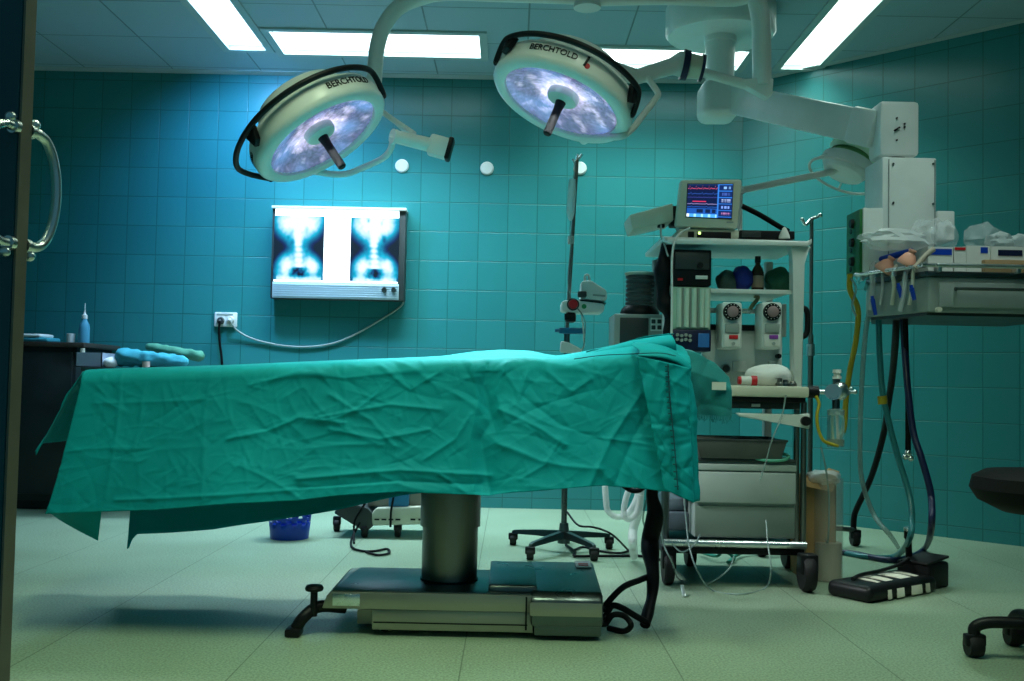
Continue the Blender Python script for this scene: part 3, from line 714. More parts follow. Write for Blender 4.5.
# right lamp: drop tube, elbow, rod, collar and fork
seg(LR, 'drop_arm', [hubp, V((.62, 4.44, 2.55)), V((.93, 4.43, 2.545)), P(752, -7, YA), P(760, 14, YA), P(761.5, 40, YA), P(762, 86, YA)], .041)
b = MB(); q = [P(753, 80, YA), P(772, 80, YA), P(771, 96, YA), P(766, 100, YA), P(737, 83, YA), P(744, 80.5, YA)]
b.prism([v+V((0, -.03, 0)) for v in q], (0, .06, 0), .006); b.build('elbow', lampw, LR)
b = MB(); b.cyl(P(745, 84.5, YA), P(701, 72, 4.36), .022, .02); b.build('rod', lampw, LR)
jc = P(690, 66, 4.36); jd = (P(701, 68, 4.36)-P(678, 64, 4.36)).normalized(); jr = jd.to_track_quat('X', 'Z').to_matrix()
b = MB(); b.cyl(jc-jd*.005, jc+jd*.045, .054, .05, 28); b.build('collar', cream, LR)
b = MB(); b.cyl(jc-jd*.035, jc-jd*.008, .066, .064, 28); b.cyl(jc+jd*.045, jc+jd*.058, .06, .058, 28); b.build('collar_ring', navy, LR)
b = MB(); b.cyl(jc-jd*.034, P(672, 66, 4.33), .056, .036, 28); b.cyl(P(673, 66, 4.33), P(633, 78, 4.18), .036, .030); b.build('spar', lampw, LR)
b = MB(); b.cyl(P(637, 77, 4.19), cR-nR*.20, .03, .05); b.build('rear_neck', lampw, LR)
seg(LR, 'fork', [P(646, 76, 4.2), P(652, 84, 4.2), P(658, 94, 4.18), P(654, 101, 4.16), P(640, 119, 4.1), P(631, 130, 4.06), P(618, 137, 4.03), ptR(150, .288, -.03)], .013)
b = MB(); b.cyl(ptR(150, .275, -.03), ptR(150, .31, -.03), .024); b.build('fork_pivot', lampw, LR)
mt = thing('lamp_hanger', 'ceiling mount carrying both surgical lamp arms above the picture edge', 'ceiling mount', (.30, 4.45, H))
b = MB(); b.lathe([(.24, H), (.24, H-.10), (.20, H-.13), (.01, H-.13)], Matrix.Translation((.30, 4.45, 0)), 48); b.build('canopy', lampw, mt)
b = MB(); b.cyl((.30, 4.45, H-.12), (.30, 4.45, 2.49), .06); b.build('spindle', lampw, mt)
# ------------------------------------------------------------------ ceiling supply boom
bo = thing('supply_boom', 'white ceiling supply boom with long arm, tall box and drawer shelf', 'ceiling boom', (P(720, 60, 5.6).x, 5.6, H))
bx = P(720, 60, 5.6).x
b = MB(); b.lathe([(.30, H), (.30, H-.14), (.285, H-.16), (.01, H-.162)], Matrix.Translation((bx, 5.6, 0)), 64); b.build('canopy', lampw, bo)
zc = P(720, 84, 5.6).z; zd = P(720, 122, 5.6).z
b = MB(); b.cyl((bx, 5.6, H-.16), (bx, 5.6, zc-.02), .083, .076, 36); b.lathe([(.088, H-.16), (.088, H-.19), (.08, H-.195)], Matrix.Translation((bx, 5.6, 0)), 36); b.build('column', lampw, bo)
hx = P(719, 100, 5.55).x
b = MB(); b.box((hx, 5.58, (zc+zd)/2), (.205, .24, zc-zd), bev=.05, seg=4); b.build('hub', lampw, bo)
p0, p1 = P(738, 100, 5.5), P(882, 131, 4.66)
d = (p1-p0); L_ = d.length; zx = d.normalized(); zz = (V((0,0,1))-zx*zx.z).normalized(); yy = zz.cross(zx)
b = MB(); b.box((p0+p1)/2-zx*.075, (L_+.05, .12, .158), Matrix((zx, yy, zz)).transposed(), .012); b.build('boom_arm', lampw, bo)
b = MB(); b.box(p1-zx*.085, (.16, .128, .172), Matrix((zx, yy, zz)).transposed(), .02); b.build('arm_cuff', white, bo)
ea, eb = P(880, 155, 4.58), P(920, 101, 4.58)
b = MB(); b.span((ea.x, 4.58, ea.z), (eb.x, 4.74, eb.z), .018); eh = b.build('arm_end_box', lampw, bo)
kx = P(897, 129, 4.575)
b = MB(); b.box(kx, (.03, .012, .008), Matrix.Rotation(-.6, 3, 'Y'), .002); b.build('lock_lever', black, eh)
for dx, dz in ((.0, .05), (.0, -.05), (.035, .01), (.035, .025)):
    b = MB(); b.cyl(kx+V((dx, .006, dz)), kx+V((dx, -.002, dz)), .004, seg=10); b.build('screw', black, eh)
ta, tb_ = P(882, 262, 4.5), P(936.5, 158, 4.5); zt_ = tb_.z
b = MB(); b.span((ta.x, 4.5, ta.z-.02), (tb_.x, 4.73, zt_), .006); tw = b.build('supply_tower', white, bo)
b = MB(); b.cyl(((ea.x+eb.x)/2, 4.65, zt_-.005), ((ea.x+eb.x)/2, 4.65, ea.z+.01), .05, seg=24); b.build('swivel', dsteel, bo)
b = MB(); x1 = P(888, 200, 4.5).x
b.span((x1, 4.496, ta.z), (x1+.004, 4.502, zt_-.01)); b.span((tb_.x-.01, 4.497, ta.z), (tb_.x-.004, 4.502, zt_-.01)); b.build('cover_seam', mat('grey_seam', (.25,.29,.28), .5), tw)
for px, py in ((893, 164), (933, 164), (893, 203), (933, 204)):
    q = P(px, py, 4.5); b = MB(); b.cyl((q.x, 4.502, q.z), (q.x, 4.495, q.z), .005, seg=10); b.build('screw', dsteel, tw)
g0, g1 = P(863, 272, 4.5), P(883, 208, 4.5)
b = MB(); b.span((g0.x, 4.5, g0.z), (g1.x+.004, 4.70, g1.z), .004); gp = b.build('outlet_box', white, bo)
b = MB(); b.span((g0.x-.012, 4.51, g0.z), (g0.x, 4.69, g1.z-.004), .003); gf = b.build('outlet_panel', green, gp)
for k in range(3):
    z = g0.z+(g1.z-g0.z)*(.2+.3*k); b = MB(); b.cyl((g0.x-.012, 4.6, z), (g0.x-.026, 4.6, z), .022, .018, 20); b.cyl((g0.x-.02, 4.6, z-.035), (g0.x-.024, 4.6, z-.035), .012, seg=14); b.build('gas_socket', black, gf)
b = MB(); g2, g3 = P(937, 240, 4.52), P(955, 211, 4.52); b.span((g2.x, 4.52, g2.z), (g3.x, 4.66, g3.z), .006); b.build('end_box', white, bo)
# drawer shelf
s0, s1 = P(929, 312, 4.2), P(1078, 272, 4.2); zb_, zt2 = s0.z, s1.z
sx0, sx1 = s0.x, s1.x; sy0, sy1 = 4.2, 4.86
sxl = P(866, 290, 4.86).x; sxm = P(867.5, 290, 4.55).x                                   # left side recedes
b = MB(); b.prism([(sx0, sy0, zb_), (sx1, sy0, zb_), (sx1, sy1, zb_), (sxl, sy1, zb_), (sxm, 4.55, zb_)], (0, 0, zt2-zb_-.03), .01); dc = b.build('drawer_case', greyp, bo)
b = MB(); b.prism([(sx0+.0, sy0+.02, zb_), (sx1, sy0+.02, zb_), (sx1, sy1-.02, zb_), (sxl+.02, sy1-.02, zb_), (sxm+.02, 4.56, zb_)], (0, 0, -.012)); b.build('case_underside', dgrey, dc)
dx0 = P(938, 300, 4.2).x
b = MB(); b.span((dx0, 4.186, zb_+.02), (sx1-.02, 4.20, zt2-.055), .004); dwr = b.build('drawer', greyp, bo)
hz0 = P(960, 289, 4.17).z; b = MB(); hx0, hx1 = P(957, 289, 4.17).x, P(1046, 289, 4.17).x
b.tube([(hx0, 4.19, hz0), (hx0, 4.165, hz0), (hx0+.02, 4.155, hz0), (hx1-.02, 4.155, hz0), (hx1, 4.165, hz0), (hx1, 4.19, hz0)], .0065, 8, 4); b.build('handle', dsteel, dwr)
b = MB(); b.prism([(sx0-.01, sy0-.01, zt2-.03), (sx1, sy0-.01, zt2-.03), (sx1, sy1, zt2-.03), (sxl-.01, sy1, zt2-.03), (sxm-.01, 4.54, zt2-.03)], (0, 0, .022), .004); b.build('shelf_top', dsteel, bo)
b = MB(); zr_ = zt2+.012
b.tube([(sx1, sy0-.035, zr_), (sx0+.0, sy0-.035, zr_), (sx0-.03, sy0-.01, zr_), (sxm-.035, 4.53, zr_), (sxm-.03, 4.6, zr_), (sxl-.035, sy1, zr_)], .009, 10, 6)
for x, y in ((sx0+.03, sy0-.033), (sx0+.35, sy0-.033), (sxm-.02, 4.56), ((sx0+sxm)/2-.02, (sy0+4.53)/2-.012)): b.box((x, y+.018, zr_-.014), (.016, .05, .026), bev=.003)
b.build('guard_rail', chrome, bo)
b = MB(); q = P(939, 312, 4.185); b.cyl(q+V((0, .02, .01)), q+V((0, -.006, .01)), .011, seg=16); b.build('drawer_lock', cream, dwr)
b = MB(); b.span((ta.x+.03, 4.55, zt2-.02), (tb_.x-.02, 4.7, ta.z+.01)); b.build('tower_foot', greyp, bo)
# ------------------------------------------------------------------ things on the boom shelf
ZS = zt2-.008
def supply_box(px0, px1, py0, Y, dep, label, stripe=bluep, sy=(.25, .45), sx=(.12, .88), m=paper):
    a, c = P(px0, 268, Y), P(px1, py0, Y)
    t = thing('supply_box', label, 'box', ((a.x+c.x)/2, Y+dep/2, ZS), 'supply boxes in a row on the boom shelf')
    b = MB(); h = c.z-ZS; w_ = c.x-a.x; tk = .004
    for u_ in ((a.x, Y, a.x+w_, Y+tk), (a.x, Y+dep-tk, a.x+w_, Y+dep), (a.x, Y+tk, a.x+tk, Y+dep-tk), (a.x+w_-tk, Y+tk, a.x+w_, Y+dep-tk)): b.span((u_[0], u_[1], ZS), (u_[2], u_[3], ZS+h))
    b.span((a.x, Y, ZS), (a.x+w_, Y+dep, ZS+tk)); b.build('carton', m, t)
    if stripe:
        b = MB(); b.span((a.x+w_*sx[0], Y-.002, ZS+h*(1-sy[1])), (a.x+w_*sx[1], Y+.001, ZS+h*(1-sy[0]))); b.build('stripe', stripe, t)
    return t, V((a.x+w_/2, Y+dep/2, ZS+h)), w_
boxes = [(928, 953, 247, 'white carton with wide blue stripe, leftmost of the row of boxes on the boom shelf', bluep, (.08,.30), (.08,.95), paper),
         (954, 966, 247, 'narrow white carton with a red top stripe on the boom shelf', red, (.02,.12), (.05,.95), paper),
         (966.5, 990, 246, 'white carton with short blue mark, next to the narrow red striped carton', bluep, (.05,.25), (.60,.90), paper),
         (991, 1030, 247, 'open white carton with long dark blue band behind the tan card strip', navy, (.12,.32), (.18,.80), paper)]
tops = []
for (a_, c_, py, lab, st, sy_, sx_, m_) in boxes: tops.append(supply_box(a_, c_, py, 4.30, .16, lab, st, sy_, sx_, m_))
b = MB(); q0, q1 = P(983, 268, 4.27), P(1040, 262, 4.27); b.span((q0.x, 4.255, ZS), (q1.x, 4.285, q1.z+.004), .002); tag(b.build('card_strip', mat('tan_card', (.36,.24,.12), .7, var=.1)), 'tan cardboard strip lying in front of the cartons at the right of the boom shelf', 'cardboard')
def crumple(c, rx, ry, rz, seed, k=.35, seg=16, spikes=0.35):
    b = MB(); q = bmesh.ops.create_icosphere(b.bm, subdivisions=3, radius=1)
    for v in q['verts']:
        p = v.co.copy(); f = 1+k*mnoise.noise(p*1.6+V((seed, 0, 0)))+spikes*max(0, mnoise.noise(p*3.1+V((0, seed, 0))))
        v.co = V(c)+V((p.x*rx*f, p.y*ry*f, p.z*rz*f))
    for v in b.bm.verts: v.co.z = max(v.co.z, V(c).z-rz)
    return b
pk = [(P(893, 240, 4.42), .15, .09, .045, 3, 'crumpled clear plastic bag lying across the left end of the boom shelf behind the masks', filmw),
      (P(928, 232, 4.44), .075, .07, .055, 5, 'clear plastic pouch standing up against the white boom tower', film),
      (P(945, 236, 4.38), .045, .05, .06, 7, 'clear pouch sticking out of the narrow red striped carton', film),
      (P(982, 237, 4.38), .075, .05, .055, 11, 'clear pouch with a tall corner sticking out of the third carton from the left', film),
      (P(1000, 242, 4.38), .055, .05, .04, 13, 'frosted wrappers bunched at the left end of the carton with the dark blue band', filmw),
      (P(1022, 243, 4.38), .06, .05, .04, 17, 'frosted wrappers bunched at the right end of the carton with the dark blue band', filmw),
      (P(866, 262, 4.58), .045, .05, .075, 19, 'small frosted plastic bag hanging over the left corner of the boom shelf', filmw)]
for (c_, rx, ry, rz, sd, lab, m_) in pk:
    o = crumple(c_, rx, ry, rz, sd).build('plastic_pouch', m_, None, sharp=22); tag(o, lab, 'plastic bag', 'plastic wrappings on the boom shelf')
b = MB(); q = P(893, 256, 4.38); b.tube([P(872, 262, 4.56), P(890, 257, 4.46), P(912, 251, 4.38)], .014, 12, 5); tag(b.build('blue_packet', bluep), 'long blue packet lying under the plastic bag on the boom shelf', 'packet')
# breathing masks and hoses over the left edge
def mask(px, py, Y, sz, rz_, label):
    c = P(px, py, Y); t = thing('face_mask', label, 'breathing mask', c+V((0, 0, -sz*.8)), 'pink breathing masks on the boom shelf edge')
    R = Matrix.Rotation(rz_, 4, 'Y') @ Matrix.Rotation(.35, 4, 'X')
    M = Matrix.Translation(c) @ R
    b = MB(); b.lathe([(sz*1.0, -sz*.8), (sz*1.05, -sz*.65), (sz*.95, -sz*.3), (sz*.62, sz*.35), (sz*.36, sz*.6), (sz*.34, sz*1.0), (.002, sz*1.0)], M, 24); b.build('cone', pink, t)
    b = MB(); b.lathe([(sz*.37, sz*.75), (sz*.43, sz*.8), (sz*.43, sz*.95), (sz*.37, sz*1.0)], M, 20); b.build('collar', pink, t)
def ysd(px): return 4.20+(929-px)/(929-867.5)*.35
mask(887, 265, ysd(887)-.03, .04, .5, 'pink rubber breathing mask at the left end of the boom shelf edge')
mask(909, 258, ysd(909)-.03, .038, .35, 'pink rubber breathing mask nearer the drawer, standing taller on the boom shelf edge')
b = MB(); b.tube([P(915, 268, 4.22), P(925, 256, 4.22), P(934, 249, 4.22)], .011, 10, 4); tag(b.build('tan_tube', mat('tan_rubber', (.42,.36,.28), .5)), 'short tan tube leaning against the leftmost carton on the boom shelf', 'tube')
def hose(name, pts, r, m, label, cat='hose', group=None, sm=10):
    b = MB(); b.tube(pts, r, 10, sm); o = b.build(name, m); tag(o, label, cat, group); return o
# short straps and circuits hanging in front of the drawer case side
for k, (x0_, y0_, x1_, y1_, r_, m_, lab) in enumerate([
    (872, 270, 870, 305, .020, filmw, 'thick frosted corrugated tube hanging at the far left corner of the boom shelf'),
    (882, 272, 880, 300, .010, filmw, 'thin frosted tube hanging below the left mask'),
    (893, 274, 892, 300, .014, cream, 'cream tube hanging between the two masks'),
    (905, 276, 900, 306, .016, filmw, 'frosted tube hanging below the right mask beside the black hose'),
    (913, 272, 909, 300, .012, cream, 'cream strap tube slanting down beside the drawer corner')]):
    yy_ = ysd(x0_)-.045; hose('hanging_tube', [P(x0_+3, y0_-8, yy_+.05), P(x0_+1, y0_-4, yy_+.01), P(x0_, y0_+2, yy_), P((x0_+x1_)/2+1.5, (y0_+y1_)/2, yy_-.005), P(x1_, y1_+5, yy_+.01)], r_*.62, m_, lab, 'tube', 'short tubes hanging from the boom shelf')
for k, (px, py, ln, lab) in enumerate([(874, 308, 14, 'blue tube connector hanging lowest at the left end of the boom shelf'), (900, 293, 10, 'blue tube connector hanging beside the cream tube under the boom shelf edge'), (913, 295, 10, 'blue tube connector nearest to the drawer corner')]):
    b = MB(); yy_ = ysd(px)-.07; b.cyl(P(px-1.5, py-ln/2-2, yy_), P(px+1.5, py+ln/2, yy_), .010, .008, 14); b.cyl(P(px-2, py-ln/2-5, yy_), P(px-1.5, py-ln/2-2, yy_), .007, seg=12); tag(b.build('tube_connector', bluep), lab, 'connector', 'blue connectors under the boom shelf')
YH = 4.5
hose('gas_hose', [P(897, 300, 4.5), P(896, 330, 4.6), P(893, 370, 4.9), P(888, 405, 5.1), P(884, 432, 5.25), P(872, 475, 5.45), P(857, 508, 5.6), P(854, 518, 5.62), P(853.5, 529, 5.62)], .016, blackhose, 'black hose running down left from the boom to the castor behind the bin')
hose('gas_hose', [P(902, 300, 4.5), P(904, 340, 4.48), P(907, 380, 4.4), P(913, 430, 4.35), P(922, 460, 4.3), P(931, 495, 4.28), P(931, 530, 4.3), G(925, 548, .02), G(912, 556, .016), G(890, 560, .016), G(850, 553, .016), G(800, 549, .016)], .014, navy, 'navy blue hose curving down from the boom and back along the floor')
hose('gas_hose', [P(905, 312, 4.46), P(906, 350, 4.46), P(908, 400, 4.46), P(908, 450, 4.46)], .012, blackhose, 'short black hose hanging straight down from the boom with a chrome end')
b = MB(); q = P(908, 456, 4.46)
for dx, dz, r_ in ((0, .012, .016), (-.012, -.004, .013), (.012, -.010, .013)): b.ball(q+V((dx, 0, dz)), r_)
b.cyl(q+V((0, 0, .01)), q+V((0, 0, .045)), .011); tag(b.build('hose_coupling', chrome), 'small chrome coupling at the end of the short black hose', 'coupling')
hose('gas_hose', [P(872, 300, 4.6), P(866, 330, 4.62), P(862, 380, 4.65), P(860, 440, 4.7), P(862, 480, 4.75), P(874, 515, 4.7), P(890, 535, 4.6), G(898, 547, .014)], .011, clear, 'clear hose hanging from the boom corner in a long sagging loop')
hose('gas_hose', [P(878, 306, 4.55), P(880, 360, 4.55), P(884, 400, 4.52), P(896, 450, 4.5), P(908, 490, 4.45), P(912, 515, 4.4), P(909, 540, 4.4), G(895, 556, .014), G(870, 557, .014), G(840, 552, .014), G(800, 546, .014)], .013, tealtube, 'teal green hose with a yellow tag looping down to the floor')
b = MB(); b.cyl(P(882, 396, 4.525), P(883, 404, 4.525), .021, seg=14); tag(b.build('hose_tag', yellow), 'yellow tag clipped round the teal green hose', 'tag')
hose('gas_hose', [P(850, 274, 4.6), P(850, 290, 4.6), P(858, 310, 4.62), P(856, 340, 4.66), P(850, 370, 4.66), P(846, 400, 4.66), P(844, 428, 4.66), P(838, 440, 4.62)], .0125, yellow, 'yellow hose running from the green outlet panel down to the suction jar')
hose('gas_hose', [P(849, 276, 4.6), P(856, 288, 4.56), P(852, 306, 4.56), P(856, 316, 4.56)], .005, clear, 'thin clear tube looping from under the small bag at the boom corner', 'tube')
# ------------------------------------------------------------------ anaesthesia trolley
Y0, Y1 = 4.40, 4.98
def X(px, py=300, Y=Y0): return P(px, py, Y).x
def Z(py, px=740, Y=Y0): return P(px, py, Y).z
tr = thing('anaesthesia_trolley', 'tall grey anaesthesia trolley on casters at the head of the table', 'medical trolley', (X(735), 4.7, 0))
xa, xb = X(667), X(806)
zs = Z(246); z2 = Z(290); zw = Z(398); zbar = Z(546)
b = MB(); b.prism([(xa-.005, Y0-.02, zs), (xb+.004, Y0-.02, zs), (xb+.03, Y0+.02, zs+.02), (xb+.03, Y1+.02, zs+.02), (xa-.02, Y1+.02, zs+.02), (xa-.02, Y0+.02, zs+.02)], (0, 0, .022), .006); b.build('top_shelf', white, tr)
b = MB(); xr0, xr1 = X(794), X(803)
b.prism([(xr0, Y0, zw), (xr1, Y0, zw), (xr1, Y0, zs-.07), (xr1+.035, Y0, zs+.005), (xr0-.02, Y0, zs+.005), (xr0, Y0, zs-.06)], (0, .06, 0), .006); b.build('upright', white, tr)
b = MB(); b.span((xa, Y0+.08, zw-.3), (xa+.035, Y0+.14, zs), .005); b.build('upright', white, tr)
for x_ in (xa+.01, xb-.045):
    b = MB(); b.span((x_, Y1-.06, .16), (x_+.035, Y1-.01, zs), .005); b.build('rear_upright', greyp, tr)
b = MB(); b.span((X(712), Y0+.03, z2-.008), (X(793), Y1-.1, z2+.006), .003); b.span((X(712), Y0+.028, z2-.012), (X(793), Y0+.034, z2+.007), .002); b.build('middle_shelf', white, tr)
# left stack: black unit, flow tubes, control panel
b = MB(); b.span((X(673), Y0+.02, Z(286)), (X(712), Y1-.12, Z(250)), .006); u = b.build('black_unit', black, tr)
b = MB(); b.span((X(675.5), Y0+.012, Z(270)), (X(709.5), Y0+.022, Z(253)), .003); b.build('front_plate', dgrey, u)
b = MB(); b.span((X(696), Y0+.012, Z(279.5)), (X(708), Y0+.022, Z(276)), .001); b.build('white_label', paper, u)
b = MB(); b.span((X(678), Y0+.012, Z(281.5)), (X(683), Y0+.022, Z(279))); b.build('red_mark', red, u)
b = MB(); b.cyl((X(700), Y0+.02, Z(266)), (X(700), Y0+.0, Z(266)), .013); b.build('knob', black, u)
flow = mat('pale_green_glass', (.42,.60,.46), .15, var=.06)
b = MB(); b.span((X(674), Y0+.03, Z(330)), (X(712), Y0+.16, Z(287)), .004); fp = b.build('flowmeter_panel', flow, tr)
for px in (680, 687.5, 695, 703, 708):
    b = MB(); b.cyl((X(px), Y0+.022, Z(328)), (X(px), Y0+.022, Z(289)), .011, seg=14); b.build('flow_tube', mat('flow_tube_glass', (.55,.70,.58), .1, var=.05), fp)
b = MB()
for px in (684, 691.5, 699): b.span((X(px)-.002, Y0+.019, Z(329)), (X(px)+.002, Y0+.03, Z(288)))
b.build('tube_divider', greyp, fp)
b = MB(); b.span((X(673), Y0+.01, Z(352)), (X(712), Y0+.16, Z(330.5)), .005); cp = b.build('control_panel', navy, tr)
for i in range(4):
    for j in range(2):
        b = MB(); q = (X(678+4.2*i), Z(336+4.5*j+.8*(i % 2))); b.cyl((q[0], Y0+.012, q[1]), (q[0], Y0-.004, q[1]), .007, seg=12); b.build('valve_knob', greyp, cp)
b = MB(); b.span((X(699), Y0+.004, Z(348)), (X(710), Y0+.012, Z(334)), .002); b.build('small_display', mat('blue_display', (.01,.06,.16), .2, emit=.15, ecol=(.05,.25,.6)), cp)
# back panel with rail
b = MB(); b.span((X(712), Y0+.20, zw+.01), (X(795), Y0+.24, Z(322)), .004); bp_ = b.build('back_panel', white, tr)
b = MB(); b.span((X(712), Y0+.19, Z(328)), (X(795), Y0+.203, Z(322))); b.build('dark_strip', black, bp_)
b = MB(); b.cyl((X(711), Y0+.17, Z(308)), (X(796), Y0+.17, Z(308)), .011); b.build('rail', chrome, tr)
b = MB(); b.span((X(711), Y0+.15, Z(334)), (X(716), Y0+.25, Z(300)), .003); b.span((X(791), Y0+.15, Z(334)), (X(796), Y0+.25, Z(300)), .003); b.build('rail_bracket', greyp, tr)
for px0, px1, py0, py1 in ((743, 757, 371, 360), (780, 789, 371, 359)):
    b = MB(); b.span((X(px0), Y0+.185, Z(py0)), (X(px1), Y0+.205, Z(py1)), .002); b.build('switch_plate', paper, bp_)
b = MB(); b.cyl((X(735.5), Y0+.20, Z(368)), (X(735.5), Y0+.18, Z(368)), .021, seg=24); b.build('pressure_gauge', greyp, bp_)
b = MB(); b.cyl((X(735.5), Y0+.18, Z(368)), (X(735.5), Y0+.176, Z(368)), .016, seg=24); b.build('gauge_face', dgrey, bp_)
for px, py in ((790, 354), (789, 331)):
    b = MB(); b.cyl((X(px), Y0+.20, Z(py)), (X(px), Y0+.17, Z(py)), .011, seg=14); b.build('black_knob', black, bp_)
b = MB(); q = [(X(803), Y0+.03, Z(306)), (X(807), Y0+.03, Z(307)), (X(809.5), Y0+.03, Z(312)), (X(809.5), Y0+.03, Z(328)), (X(807), Y0+.03, Z(334)), (X(803), Y0+.03, Z(335))]
b.tube(q, .012, 10, 5); b.build('side_handle', black, tr)
# work surface and what is below
xw0, xw1 = X(728, 390, 4.30), X(809.5, 390, 4.30)
zt_w, zb_w = P(770, 386, 4.3).z, P(770, 397, 4.3).z
b = MB(); b.span((xw0, 4.30, zb_w), (xw1, Y1-.05, zt_w), .008); ws = b.build('work_surface', cream, tr)
b = MB(); b.span((X(672), 4.5, zb_w), (xw0, Y1-.05, zt_w-.01), .004); b.build('surface_extension', greyp, tr)
b = MB(); b.span((xw0+.004, 4.315, zb_w-.022), (xw1-.01, Y1-.06, zb_w), .004); b.build('underside_gap', black, ws)  # black strip drawn in for the dark gap below the work surface
b = MB(); b.span((xw0+.01, 4.36, P(770, 409, 4.36).z), (xw1-.02, Y1-.08, zb_w-.02), .004); b.build('shaded_drawer', dgrey, tr)  # dark grey block stands for the drawer and the shadow on it
b = MB(); b.span((X(752, 404, 4.35), 4.345, P(770, 407, 4.35).z), (X(760, 404, 4.35), 4.37, P(770, 404, 4.35).z), .001); b.build('small_label', paper, tr)
b = MB(); za, zb2 = P(770, 414, 4.33).z, P(770, 426, 4.33).z
b.prism([(X(736, 415, 4.33), 4.33, P(740, 413, 4.33).z), (X(798, 415, 4.33), 4.33, za), (X(810, 415, 4.33), 4.33, za+.006), (X(810, 415, 4.33), 4.33, zb2-.01), (X(796, 420, 4.33), 4.33, zb2), (X(740, 418, 4.33), 4.33, P(740, 416.5, 4.33).z)], (0, .03, 0), .006); br = b.build('swing_bracket', white, tr)
b = MB(); q = P(805, 421, 4.33); b.cyl(q, q+V((0, -.02, 0)), .02, seg=24); b.build('bracket_knob', black, br)
for px in (799, 806):
    b = MB(); b.cyl((X(px), Y0+.02, zbar-.02), (X(px), Y0+.02, zb_w-.02), .013, seg=18); b.build('chrome_post', steel, tr)
b = MB(); b.cyl((xa+.012, Y0+.05, .13), (xa+.012, Y0+.05, zb_w), .018); b.build('post', dsteel, tr)
zsh = Z(462)
b = MB(); b.span((X(697), Y0-.01, zsh), (X(797), Y1-.05, zsh+.014), .003); b.build('lower_shelf', dgrey, tr)
b = MB(); b.span((X(697), Y0+.0, Z(538)), (X(797), Y1-.08, zsh), .005); cb_ = b.build('drawer_case', greyp, tr)
b = MB(); b.span((X(697.5), Y0-.016, Z(503)), (X(796.5), Y0+.005, Z(472)), .005); b.build('drawer', mat('light_grey_front', (.36,.42,.40), .4, var=.05), cb_)
b = MB(); b.span((X(697.5), Y0-.006, Z(537)), (X(796.5), Y0+.005, Z(506)), .005); b.build('drawer', mat('grey_green_front', (.17,.22,.19), .4, var=.06), cb_)
b = MB(); b.span((X(697), Y0-.014, Z(470.5)), (X(797), Y0+.004, Z(464)), .003); b.build('case_edge', mat('light_grey_front', (.36,.42,.40), .4), cb_)
b = MB(); b.span((X(689), Y0+.04, Z(500)), (X(697), Y1-.1, Z(456)), .004); b.build('side_panel', white, tr)
b = MB(); b.span((X(670), Y0+.12, Z(536)), (X(697), Y1-.12, Z(517)), .01); b.span((X(674), Y0+.15, Z(517)), (X(697), Y1-.14, Z(503)), .02); b.build('power_unit', mat('slate_grey', (.10,.13,.16), .4, var=.2), tr)
b = MB(); p0, p1 = P(664, 540, Y0-.03), P(806, 548, Y0-.03); p0.z = p1.z = (p0.z+p1.z)/2; b.cyl(p0, p1, .016, seg=20); b.build('foot_bar', chrome, tr)
b = MB(); b.span((xa-.01, Y0-.01, zbar-.035), (xb+.0, Y1, zbar-.005), .006); b.build('base_plate', black, tr)
def caster(parent, x, y, r, w=.03, top=.0):
    b = MB(); M = axes((x, y, r), (0, 0, 1), (0, 1, 0), (1, 0, 0))
    b.lathe([(r*.55, -w/2), (r*.9, -w/2), (r, -w*.3), (r, w*.3), (r*.9, w/2), (r*.55, w/2)], M, 24); cs = b.build('caster', rubber, parent)
    b = MB(); b.span((x-w*.72, y-r*.55, r), (x+w*.72, y+r*.35, max(top, r*2.02)), .006); b.build('fork', black, cs)
for px, y, r_ in ((804.5, Y0-.08, .078), (668, Y0+.02, .07), (788, Y1-.1, .07), (690, Y1-.1, .07)):
    x_ = G(px, 590, 0).x if y < Y0 else P(px, 560, y).x
    caster(tr, x_, y, r_, .05 if y < Y0 else .042, zbar-.02)
b = MB(); q = G(684, 592, .02); b.box((q.x, q.y+.02, .02), (.016, .07, .01), Matrix.Rotation(.5, 3, 'X'), .003); b.build('brake_pedal', chrome, tr)
# --- patient monitor on the top shelf
ztop = zs+.042
mo = thing('patient_monitor', 'cream patient monitor with lit blue screen on top of the trolley', 'monitor', (X(708), 4.6, ztop))
ym = 4.44
m0, m1 = P(677, 228, ym), P(742, 178, ym)
b = MB()
def fr(px, py, dy=0): q = P(px, py, ym); return V((q.x, ym+dy, q.z))
b.prism([fr(675.5, 226), fr(738, 228.5), fr(742.5, 179), fr(681, 179.5)], (0, .055, 0), .012); hsn = b.build('housing', cream, mo)
b = MB(); b.prism([fr(683, 224, .05), fr(734, 225, .05), fr(737, 184, .05), fr(687, 184, .05)], (0, .20, 0), .02); b.build('rear_shell', greyp, hsn)
b = MB(); b.prism([fr(685.5, 217.5, -.003), fr(732, 219.5, -.003), fr(733.5, 183.5, -.003), fr(687.2, 183.5, -.003)], (0, .006, 0), .001); b.build('bezel', dgrey, mo)
def emis_attr(name, st, rough=.2):
    m = bpy.data.materials.new(name); m.use_nodes = True; n = m.node_tree.nodes; bb = n['Principled BSDF']; a = n.new('ShaderNodeAttribute'); a.attribute_name = 'Col'
    m.node_tree.links.new(a.outputs['Color'], bb.inputs['Emission Color']); bb.inputs['Emission Strength'].default_value = st; bb.inputs['Base Color'].default_value = (.01,.01,.015,1); bb.inputs['Roughness'].default_value = rough
    return m
